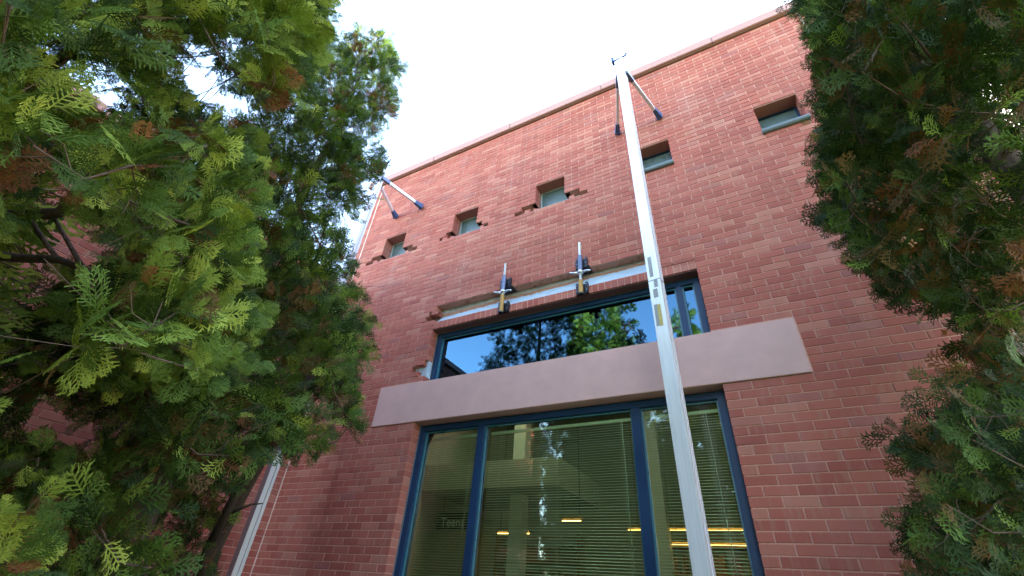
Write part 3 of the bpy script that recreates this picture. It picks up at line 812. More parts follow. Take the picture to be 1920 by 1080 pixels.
def frames(dirs, nrm):
    """rotation matrices with +Y along dirs and +Z near nrm"""
    d = dirs/np.linalg.norm(dirs, axis=1, keepdims=True)
    x = np.cross(d, nrm); x /= (np.linalg.norm(x, axis=1, keepdims=True)+1e-9)
    z = np.cross(x, d)
    return np.stack([x, d, z], axis=2)

_banks = {}
def spray_bank(key, bank):
    """the few spray shapes that the crowns scatter, kept in a collection outside the scene"""
    if key not in _banks:
        c = bpy.data.collections.new('spray_shapes_' + key)
        for i, (v, f) in enumerate(bank):
            me = bpy.data.meshes.new('spray_shape'); me.from_pydata([tuple(q) for q in v], [], [tuple(q) for q in f]); me.update(); me.materials.append(M['foliage'])
            c.objects.link(bpy.data.objects.new('spray_shape', me))
        ng = bpy.data.node_groups.new('scatter_sprays_' + key, 'GeometryNodeTree')
        ng.interface.new_socket('Geometry', in_out='INPUT', socket_type='NodeSocketGeometry'); ng.interface.new_socket('Geometry', in_out='OUTPUT', socket_type='NodeSocketGeometry')
        gi = ng.nodes.new('NodeGroupInput'); go = ng.nodes.new('NodeGroupOutput')
        ci = ng.nodes.new('GeometryNodeCollectionInfo'); ci.inputs['Collection'].default_value = c; ci.inputs['Separate Children'].default_value = True; ci.inputs['Reset Children'].default_value = True
        ip = ng.nodes.new('GeometryNodeInstanceOnPoints'); ip.inputs['Pick Instance'].default_value = True
        def attr(nm, ty):
            n = ng.nodes.new('GeometryNodeInputNamedAttribute'); n.data_type = ty; n.inputs['Name'].default_value = nm; return n.outputs['Attribute']
        er = ng.nodes.new('FunctionNodeEulerToRotation')
        lk = ng.links.new
        lk(gi.outputs[0], ip.inputs['Points']); lk(ci.outputs[0], ip.inputs['Instance']); lk(attr('var', 'INT'), ip.inputs['Instance Index'])
        lk(attr('rot', 'FLOAT_VECTOR'), er.inputs[0]); lk(er.outputs[0], ip.inputs['Rotation']); lk(attr('scl', 'FLOAT'), ip.inputs['Scale']); lk(ip.outputs[0], go.inputs[0])
        _banks[key] = ng
    return _banks[key]

def crown_object(pos, Rm, scl, tint, bank, key, parent):
    n = len(pos); me = bpy.data.meshes.new('crown'); me.vertices.add(n); me.vertices.foreach_set('co', pos.astype(np.float32).ravel())
    eul = np.stack([np.arctan2(Rm[:, 2, 1], Rm[:, 2, 2]), np.arcsin(np.clip(-Rm[:, 2, 0], -1, 1)), np.arctan2(Rm[:, 1, 0], Rm[:, 0, 0])], 1)
    for nm, ty, val, prop in (('rot', 'FLOAT_VECTOR', eul, 'vector'), ('scl', 'FLOAT', scl, 'value'), ('tint', 'FLOAT', tint, 'value')):
        me.attributes.new(nm, ty, 'POINT').data.foreach_set(prop, np.ascontiguousarray(val, dtype=np.float32).ravel())
    me.attributes.new('var', 'INT', 'POINT').data.foreach_set('value', nrg.integers(0, len(bank), n).astype(np.int32))
    me.update(); me.materials.append(M['foliage'])
    o = link('crown', me, None, parent); o['kind'] = 'stuff'
    md = o.modifiers.new('sprays', 'NODES'); md.node_group = spray_bank(key, bank)
    return o

_single = {}
def single_mesh(var, tintq, bank, key):
    kk = (key, var, tintq)
    if kk not in _single:
        v, f = bank[var]; me = bpy.data.meshes.new('leaf_spray'); me.from_pydata([tuple(q) for q in v], [], [tuple(q) for q in f]); me.update()
        at = me.attributes.new('tint', 'FLOAT', 'POINT'); at.data.foreach_set('value', np.full(len(v), tintq, np.float32)); me.materials.append(M['foliage'])
        _single[kk] = me
    return _single[kk]

def unpack(s):
    n = [int(q) for q in s.split()]
    return np.array(n, float).reshape(-1, 4)/100.0

def cedar(name, lab, axis, ztop_, trunk_r, data, bank, key, spl, dens, singles, brown, bright, extra_limbs=(), cones=0, lean=(0, 0), group=None, tw=1.0, toff=(0, 0), reach=.45):
    T = empty(name, (axis[0], axis[1], 0)); tag(T, lab, 'tree', group)
    cl = unpack(data); O = np.array([axis[0], axis[1], 0.0])
    def axis_at(z): return np.array([axis[0]+lean[0]*z, axis[1]+lean[1]*z, z])
    mb = MB(); n = 9
    mb.tube([tuple(axis_at(ztop_*.97*i/n) - O + np.array([rnd.uniform(-.02, .02), rnd.uniform(-.02, .02), 0])) for i in range(n+1)], [trunk_r*(1-.93*(i/n)) for i in range(n+1)], 10, wob=.12)
    o = link('trunk', mb.mesh('trunk', True), M['bark'], T); o.location = (toff[0], toff[1], 0)
    # each clump hangs on a thin limb from the next clump nearer the trunk
    mb = MB(); ax_d = np.hypot(cl[:, 0]-axis[0]-lean[0]*cl[:, 2], cl[:, 1]-axis[1]-lean[1]*cl[:, 2])
    for i, (x, y, z, r) in enumerate(cl):
        p = np.array([x, y, z]); dd = np.linalg.norm(cl[:, :3]-p, axis=1)
        cand = np.where((ax_d < ax_d[i]-.03) & (cl[:, 2] < z+.10) & (dd < reach))[0]
        if len(cand): a = cl[cand[np.argmin(dd[cand])], :3]
        elif ax_d[i] < .7: a = axis_at(max(.25, z - .5*ax_d[i]))
        else: continue
        d = p-a; m1 = a + d*.5 + np.array([0, 0, -.03]) + nrg.normal(0, .012, 3)
        mb.tube([tuple(a-O), tuple(m1-O), tuple(p-O)], [.0062*tw, .0045*tw, .0028*tw], 5, cap=False)
        for q in range(3):
            e = p + nrg.normal(0, 1, 3)*r*.55; sgm = m1 + (p-m1)*nrg.random(); mb.tube([tuple(sgm-O), tuple((sgm+e)/2-O+nrg.normal(0, .008, 3)), tuple(e-O)], [.0028*tw, .002*tw, .0012*tw], 4, cap=False)
    tag(link('branches', mb.mesh('branches', True, fix=False), M['twig'], T), kind='stuff')
    for pts, rads in extra_limbs:
        mb = MB(); mb.tube([tuple(np.array(p)-O) for p in pts], rads, 9, wob=.25); link('limb', mb.mesh('limb', True), M['bark'], T)
    # sprays
    cnt = np.maximum(3, (dens*cl[:, 3]**2).astype(int)); idx = np.repeat(np.arange(len(cl)), cnt); N_ = len(idx)
    c = cl[idx, :3]; r = cl[idx, 3][:, None]
    off = nrg.normal(0, 1, (N_, 3)); off /= np.linalg.norm(off, axis=1, keepdims=True)
    str_ = nrg.uniform(.55, 1.5, (len(cl), 3))[idx]
    rad = nrg.random((N_, 1))**.5
    scl = spl*nrg.uniform(.65, 1.25, N_)
    base = c + off*str_*np.maximum(.01, r*rad - scl[:, None]*.5)
    outw = c - np.stack([axis[0]+lean[0]*c[:, 2], axis[1]+lean[1]*c[:, 2], c[:, 2]], 1); outw /= (np.linalg.norm(outw, axis=1, keepdims=True)+1e-6)
    dirs = off*.9 + outw*.85 + np.array([0, 0, -.10]) + nrg.normal(0, .35, (N_, 3))
    nrm = np.cross(outw, np.array([0, 0, 1.0])) + nrg.normal(0, .75, (N_, 3)) + outw*.35
    Rm = frames(dirs, nrm)
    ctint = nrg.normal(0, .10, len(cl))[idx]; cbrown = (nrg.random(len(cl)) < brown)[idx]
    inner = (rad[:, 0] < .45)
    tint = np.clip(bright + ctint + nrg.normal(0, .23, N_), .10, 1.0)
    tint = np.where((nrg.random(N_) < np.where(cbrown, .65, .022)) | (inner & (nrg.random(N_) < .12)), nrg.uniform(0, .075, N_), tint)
    # the sprays that show largest are parts of their own
    d = base - np.array(CP); zz = d @ np.array(AF); xx = (d @ np.array(AR))/np.maximum(zz, .01); yy = (d @ np.array(AU))/np.maximum(zz, .01)
    vis = (zz > .2) & (np.abs(xx) < 1.15) & (np.abs(yy) < .65)
    size = np.where(vis, scl/np.linalg.norm(d, axis=1), 0)
    one = np.argsort(-size)[:singles] if singles else np.array([], int)
    one = one[size[one] > 0] if singles else one
    mask = np.ones(N_, bool); mask[one] = False
    crown_object(base[mask]-O, Rm[mask], scl[mask], tint[mask], bank, key, T)
    for i in one:
        o = link('leaf_spray', single_mesh(int(nrg.integers(0, len(bank))), round(float(tint[i])*12)/12, bank, key), None, T)
        o.matrix_local = Matrix.Translation(Vector(base[i]-O)) @ Matrix([list(q) for q in Rm[i]]).to_4x4() @ Matrix.Scale(float(scl[i]), 4)
    if cones:
        mb = MB(); cc = cl[nrg.integers(0, len(cl), cones)]
        for x, y, z, rr in cc:
            p0 = np.array([x, y, z]) + nrg.normal(0, .6, 3)*rr
            for q in range(int(nrg.integers(5, 13))):
                bm = bmesh.new(); bmesh.ops.create_icosphere(bm, subdivisions=1, radius=1)
                p = p0 + nrg.normal(0, .018, 3)
                mb.addbm(bm, Matrix.Translation(Vector(p-O)) @ Matrix.Rotation(rnd.uniform(0, 3), 4, Vector((rnd.random(), rnd.random(), .3))) @ Matrix.Diagonal((.0034, .0034, .0062, 1)))
        tag(link('seed_cones', mb.mesh('seed_cones', True, fix=False), M['cone'], T), kind='stuff')
    return T
def dead_leaf(p, rz, s, lab):
    bm = bmesh.new(); vs = []
    prof = [(0, -.35), (.12, -.1), (.5, -.15), (.34, .08), (.62, .3), (.26, .32), (.2, .5), (0, .95), (-.2, .5), (-.26, .32), (-.62, .3), (-.34, .08), (-.5, -.15), (-.12, -.1)]
    c0 = bm.verts.new((0, .15, .06*s)); ring = [bm.verts.new((x*s, y*s, -.25*s*x*x + rnd.uniform(-.02, .02)*s)) for x, y in prof]
    c0.co.y *= s
    for i in range(len(ring)): bm.faces.new((c0, ring[i], ring[(i+1) % len(ring)]))
    r = bmesh.ops.extrude_face_region(bm, geom=bm.faces[:])
    for v in [q for q in r['geom'] if isinstance(q, bmesh.types.BMVert)]: v.co.z -= .0012
    mb = MB(); mb.addbm(bm); mb.tube([(0, -.3*s, 0), (.06*s, -.9*s, -.1*s)], [.0012, .0009], 5)
    o = link('dead_leaf', mb.mesh('dead_leaf'), M['deadleaf']); o.location = p; o.rotation_euler = (R_(75), .3, rz); tag(o, lab, 'leaf')
G = 'cedars growing before the library'
DATA_A = """-145 -328 634 17 -162 -320 628 16 -153 -352 609 16 -161 -320 587 17 -181 -345 576 15 -142 -339 567 12 -132 -316 555 16 -158 -322 554 15 -128 -353 552 15
-153 -297 543 7 -197 -317 540 7 -167 -373 533 17 -174 -311 533 7 -169 -307 531 5 -140 -291 531 7 -142 -360 528 14 -130 -293 526 9 -195 -326 525 6 -120 -332 522 18
-176 -315 521 6 -189 -325 519 9 -161 -361 507 16 -114 -325 505 13 -149 -306 505 6 -199 -323 503 6 -190 -333 500 15 -197 -314 499 11 -132 -301 498 5 -147 -312 494 8
-167 -330 492 12 -199 -299 485 9 -128 -302 484 4 -189 -309 483 7 -178 -335 481 17 -120 -302 480 7 -193 -335 478 7 -166 -383 476 16 -205 -329 476 17 -174 -321 475 6
-135 -382 468 14 -208 -357 465 17 -214 -340 463 6 -200 -310 462 18 -182 -313 457 12 -105 -341 455 15 -211 -333 453 17 -175 -306 450 8 -204 -343 448 5 -174 -327 448 14
-116 -316 442 6 -194 -308 440 13 -197 -350 440 15 -187 -343 440 6 -191 -330 440 15 -175 -316 440 8 -107 -375 439 13 -204 -300 438 8 -155 -382 437 17 -173 -305 437 12
-211 -303 435 5 -212 -309 435 6 -95 -333 433 14 -108 -315 433 7 -175 -341 432 14 -215 -350 429 13 -209 -303 427 6 -193 -349 427 5 -105 -363 423 15 -150 -394 423 15
-102 -314 423 5 -218 -306 422 14 -188 -341 421 15 -190 -326 420 12 -190 -356 420 8 -191 -302 418 13 -223 -343 418 7 -170 -327 418 18 -94 -346 417 15 -209 -324 417 12
-222 -326 416 9 -178 -344 416 6 -216 -356 414 12 -175 -366 409 17 -196 -352 407 16 -165 -340 406 13 -204 -371 406 13 -214 -305 406 13 -192 -309 404 12
-213 -292 404 5 -139 -364 403 15 -155 -315 403 12 -201 -322 400 5 -208 -312 399 6 -174 -394 396 13 -200 -302 396 10 -114 -369 395 12 -178 -312 394 13 -205 -362 393 13
-198 -316 393 11 -211 -321 391 6 -93 -324 390 6 -213 -350 390 10 -197 -377 390 14 -127 -329 390 6 -178 -364 388 17 -137 -341 387 13 -184 -382 385 13 -187 -351 385 7
-215 -361 384 9 -87 -327 380 5 -127 -347 380 9 -132 -374 379 16 -145 -349 377 13 -227 -308 377 6 -79 -322 376 4 -196 -324 375 5 -208 -350 374 7 -209 -371 374 14
-197 -361 373 13 -135 -333 372 12 -173 -350 372 12 -227 -335 371 10 -126 -397 370 13 -233 -319 369 13 -223 -342 368 5 -135 -315 368 7 -178 -317 368 11
-231 -342 367 6 -176 -331 365 8 -227 -311 364 5 -130 -340 360 9 -157 -394 358 14 -193 -369 358 5 -223 -341 358 11 -192 -379 357 10 -166 -361 356 17 -203 -306 356 7
-220 -287 355 16 -160 -343 355 11 -215 -351 355 13 -80 -343 353 14 -223 -365 353 8 -210 -319 353 11 -135 -326 352 16 -213 -376 351 6 -119 -348 351 17 -203 -343 351 11
-146 -353 351 5 -184 -305 350 6 -196 -327 350 6 -110 -332 350 11 -198 -360 349 16 -236 -334 349 5 -226 -323 348 14 -168 -377 347 8 -129 -340 347 5 -178 -388 345 17
-219 -368 345 9 -191 -339 345 6 -153 -372 344 13 -176 -370 343 11 -236 -329 343 9 -207 -306 343 15 -216 -293 342 9 -145 -357 340 16 -103 -356 339 15 -207 -378 339 15
-190 -304 338 17 -210 -341 338 8 -223 -324 338 5 -193 -335 337 9 -195 -318 337 7 -184 -363 337 8 -210 -327 337 17 -124 -340 336 14 -212 -391 335 10 -158 -375 334 8
-114 -324 333 9 -227 -310 333 13 -127 -316 333 6 -121 -328 332 6 -216 -297 331 12 -206 -281 331 6 -223 -381 330 6 -104 -339 330 14 -198 -332 329 8 -226 -360 328 8
-177 -337 327 8 -211 -394 327 6 -193 -389 326 13 -101 -382 326 13 -236 -333 326 14 -218 -373 325 12 -193 -287 325 5 -238 -309 325 9 -175 -347 323 12 -171 -378 322 5
-187 -305 321 12 -168 -301 321 7 -213 -278 321 6 -165 -366 320 18 -104 -338 319 6 -133 -365 319 8 -160 -391 318 17 -219 -322 318 16 -210 -336 318 7 -184 -315 317 8
-147 -356 317 10 -105 -353 316 13 -92 -337 316 12 -216 -310 316 5 -209 -300 316 14 -114 -326 316 12 -184 -368 315 9 -121 -368 314 12 -171 -379 314 7 -213 -386 314 14
-179 -329 313 7 -228 -301 311 17 -192 -331 311 16 -230 -337 311 14 -194 -313 311 12 -189 -386 311 9 -85 -350 310 9 -179 -307 310 10 -135 -357 310 12 -183 -341 309 5
-93 -351 309 5 -226 -326 309 6 -128 -399 308 14 -191 -399 307 15 -214 -336 307 13 -225 -356 306 14 -217 -268 306 7 -202 -351 305 9 -106 -358 305 7 -191 -361 304 6
-207 -316 304 7 -141 -381 303 9 -242 -313 302 9 -129 -374 302 15 -81 -343 302 11 -192 -306 302 7 -145 -419 301 14 -98 -346 301 13 -114 -342 301 8 -184 -330 301 6
-213 -290 300 17 -236 -355 300 9 -118 -354 300 7 -211 -357 300 10 -217 -371 300 9 -181 -338 300 8 -187 -369 299 5 -179 -368 298 8 -195 -282 298 5 -226 -282 298 10
-206 -377 297 12 -191 -356 297 5 -172 -382 296 15 -204 -283 296 5 -235 -328 296 9 -175 -299 296 10 -180 -314 295 13 -205 -272 295 9 -203 -339 295 13 -234 -368 294 13
-106 -366 294 8 -199 -368 294 7 -116 -360 293 10 -221 -268 292 11 -79 -336 292 9 -204 -314 291 16 -173 -362 291 5 -234 -293 291 13 -162 -384 290 6 -198 -295 290 14
-130 -354 290 9 -184 -379 288 12 -222 -305 288 17 -209 -266 288 8 -175 -292 288 7 -180 -366 288 8 -106 -375 287 12 -77 -371 286 18 -179 -303 286 11 -230 -350 286 12
-161 -306 285 14 -210 -282 284 16 -79 -352 284 12 -188 -396 283 14 -115 -404 283 14 -124 -379 282 18 -187 -288 280 15 -215 -261 279 13 -120 -327 279 7
-192 -303 277 13 -215 -295 277 5 -175 -374 276 11 -185 -322 275 13 -221 -359 275 18 -121 -353 274 10 -230 -281 274 15 -213 -275 273 9 -197 -353 273 11
-244 -356 272 16 -152 -305 272 10 -208 -266 271 7 -207 -387 270 14 -197 -294 270 7 -241 -293 270 13 -177 -309 270 10 -113 -370 269 13 -202 -308 269 5 -214 -300 268 13
-126 -386 267 5 -197 -285 266 7 -190 -287 266 6 -233 -296 265 6 -189 -321 264 6 -123 -339 264 16 -198 -313 264 9 -180 -335 264 5 -220 -268 263 13 -134 -392 263 15
-156 -365 263 14 -180 -290 263 9 -208 -260 263 11 -100 -383 261 17 -218 -343 261 5 -75 -338 261 10 -216 -292 261 6 -108 -322 261 10 -187 -306 260 14 -191 -406 260 14
-143 -420 260 12 -171 -297 260 13 -245 -304 260 9 -148 -303 260 6 -111 -350 260 5 -185 -275 259 13 -243 -344 259 7 -176 -277 259 5 -225 -292 259 9 -213 -351 258 8
-156 -301 258 9 -61 -348 258 18 -90 -366 257 14 -73 -357 257 9 -196 -278 256 7 -239 -313 256 9 -159 -313 256 12 -173 -309 256 10 -130 -413 254 13 -175 -287 254 7
-217 -404 253 16 -124 -381 252 14 -184 -287 252 8 -174 -361 251 14 -238 -293 250 17 -109 -316 250 4 -168 -274 250 4 -137 -351 249 9 -67 -338 249 6 -74 -362 248 10
-221 -320 248 8 -138 -366 247 12 -192 -254 247 5 -160 -407 246 15 -155 -351 246 5 -138 -310 246 17 -130 -335 245 6 -132 -355 245 5 -227 -305 244 5 -206 -375 243 13
-242 -309 243 6 -226 -284 242 11 -206 -347 242 8 -95 -327 242 10 -193 -292 241 17 -108 -373 240 15 -154 -290 240 16 -107 -354 239 5 -113 -410 239 18 -121 -338 239 13
-217 -304 239 15 -215 -269 239 15 -228 -302 239 5 -194 -344 238 4 -183 -274 238 15 -200 -262 237 13 -249 -308 237 9 -163 -281 237 6 -227 -357 235 14 -204 -277 235 11
-170 -296 235 10 -166 -311 234 13 -123 -319 234 13 -232 -289 233 8 -237 -334 232 7 -195 -324 232 5 -183 -297 232 8 -201 -304 231 13 -110 -356 231 9 -227 -298 231 9
-152 -355 231 12 -117 -341 230 6 -195 -256 230 5 -245 -328 230 8 -79 -369 230 11 -160 -284 230 7 -86 -326 230 6 -104 -327 229 8 -128 -292 228 5 -107 -346 228 7
-77 -329 228 6 -230 -269 228 8 -169 -386 227 17 -240 -368 227 14 -172 -266 227 8 -135 -319 227 11 -198 -278 226 9 -91 -361 226 9 -204 -361 225 15 -228 -378 224 14
-92 -322 224 7 -194 -339 223 5 -113 -326 223 10 -248 -319 222 7 -64 -342 222 6 -172 -278 222 9 -116 -301 222 7 -180 -271 221 7 -140 -288 221 13 -195 -295 221 10
-132 -302 220 16 -62 -371 220 14 -103 -362 220 10 -95 -338 219 6 -107 -314 219 10 -208 -319 217 7 -86 -342 216 7 -204 -313 216 4 -131 -423 215 13 -89 -334 215 7
-109 -355 214 7 -87 -324 214 11 -217 -328 214 6 -122 -376 213 12 -71 -363 213 9 -178 -306 213 9 -108 -412 212 14 -75 -334 212 12 -159 -309 211 12 -151 -300 211 8
-68 -348 211 9 -92 -367 210 16 -120 -318 210 18 -86 -399 209 16 -119 -297 209 11 -171 -310 209 5 -175 -334 209 4 -181 -323 208 5 -72 -376 207 14 -110 -329 207 8
-162 -412 204 17 -109 -322 203 5 -64 -358 202 6 -186 -373 200 17 -112 -391 196 14 -218 -368 194 17 -204 -341 191 13 -67 -331 191 9 -189 -426 190 15 -82 -317 189 7
-166 -429 187 12 -237 -285 185 12 -74 -337 185 9 -80 -371 182 13 -255 -293 182 16 -177 -305 181 6 -191 -308 180 7 -243 -330 180 15 -200 -314 180 10 -126 -347 177 17
-142 -436 175 13 -189 -405 175 17 -227 -356 174 16 -171 -378 174 16 -172 -302 174 9 -239 -310 172 15 -209 -292 172 15 -180 -349 171 15 -221 -298 171 4
-242 -283 171 13 -117 -399 170 15 -219 -397 170 13 -231 -291 169 10 -195 -295 168 9 -259 -362 167 18 -218 -309 167 16 -251 -316 165 13 -159 -367 164 15
-196 -290 162 5 -93 -382 161 18 -253 -299 161 17 -216 -285 161 10 -121 -317 158 9 -132 -312 158 5 -171 -351 155 13 -188 -395 155 16 -233 -360 154 15 -106 -322 153 11
-239 -287 152 15 -131 -436 151 16 -156 -436 147 17 -177 -383 145 18 -187 -289 145 6 -220 -288 144 17 -242 -271 142 10 -141 -371 140 13 -204 -413 136 14
-207 -384 136 17 -259 -294 133 12 -94 -418 132 16 -114 -332 127 17 -81 -337 125 16 -65 -274 124 16 -180 -443 123 14 -221 -284 121 17 -52 -289 120 18 -195 -340 119 17
-130 -354 119 18 -201 -435 119 17 -79 -266 119 12 -205 -400 118 18 -182 -290 118 17 -249 -384 118 18 -171 -249 118 13 -155 -359 117 18 -110 -379 117 13
-221 -306 116 15 -243 -405 112 16 -203 -302 112 16 -180 -398 112 16 -240 -320 111 18 -77 -289 111 17 -141 -234 108 14 -142 -418 108 17 -243 -344 107 12
-75 -312 104 17 -133 -397 102 13 -160 -308 101 16 -132 -345 101 17 -126 -253 100 18 -93 -392 97 13 -180 -235 97 17 -70 -353 96 17 -157 -393 96 16 -180 -265 95 17
-221 -358 93 12 -245 -257 93 14 -52 -274 91 18 -145 -438 91 12 -196 -332 91 12 -270 -351 90 18 -69 -291 89 14 -228 -236 88 14 -190 -415 86 17 -228 -346 86 14
-87 -346 86 14 -266 -303 84 12 -197 -357 84 12 -173 -258 83 12 -155 -238 83 17 -173 -286 82 18 -122 -357 81 18 -103 -350 81 15 -106 -370 80 14 -201 -223 79 13
-253 -331 78 16 -213 -434 77 13 -90 -233 77 13 -136 -248 77 15 -183 -447 75 13 -88 -394 75 17 -66 -260 73 15 -51 -281 73 14 -217 -313 73 14 -201 -252 73 12
-152 -257 72 16 -210 -289 71 16 -36 -314 71 18 -245 -248 70 12 -230 -398 68 14 -80 -332 67 14 -104 -303 65 15 -157 -429 65 17 -218 -412 65 13 -104 -346 65 14
-201 -389 64 15 -254 -349 64 18 -66 -360 64 13 -262 -391 62 14 -171 -230 59 13 -148 -214 59 15 -129 -383 59 13 -119 -249 59 17 -123 -319 58 15 -108 -442 57 13
-159 -279 57 17 -48 -277 57 15 -122 -226 54 18 -143 -397 53 15 -262 -268 53 13 -219 -393 52 13 -52 -375 51 16 -118 -290 51 17 -121 -450 51 16 -260 -289 50 16
"""
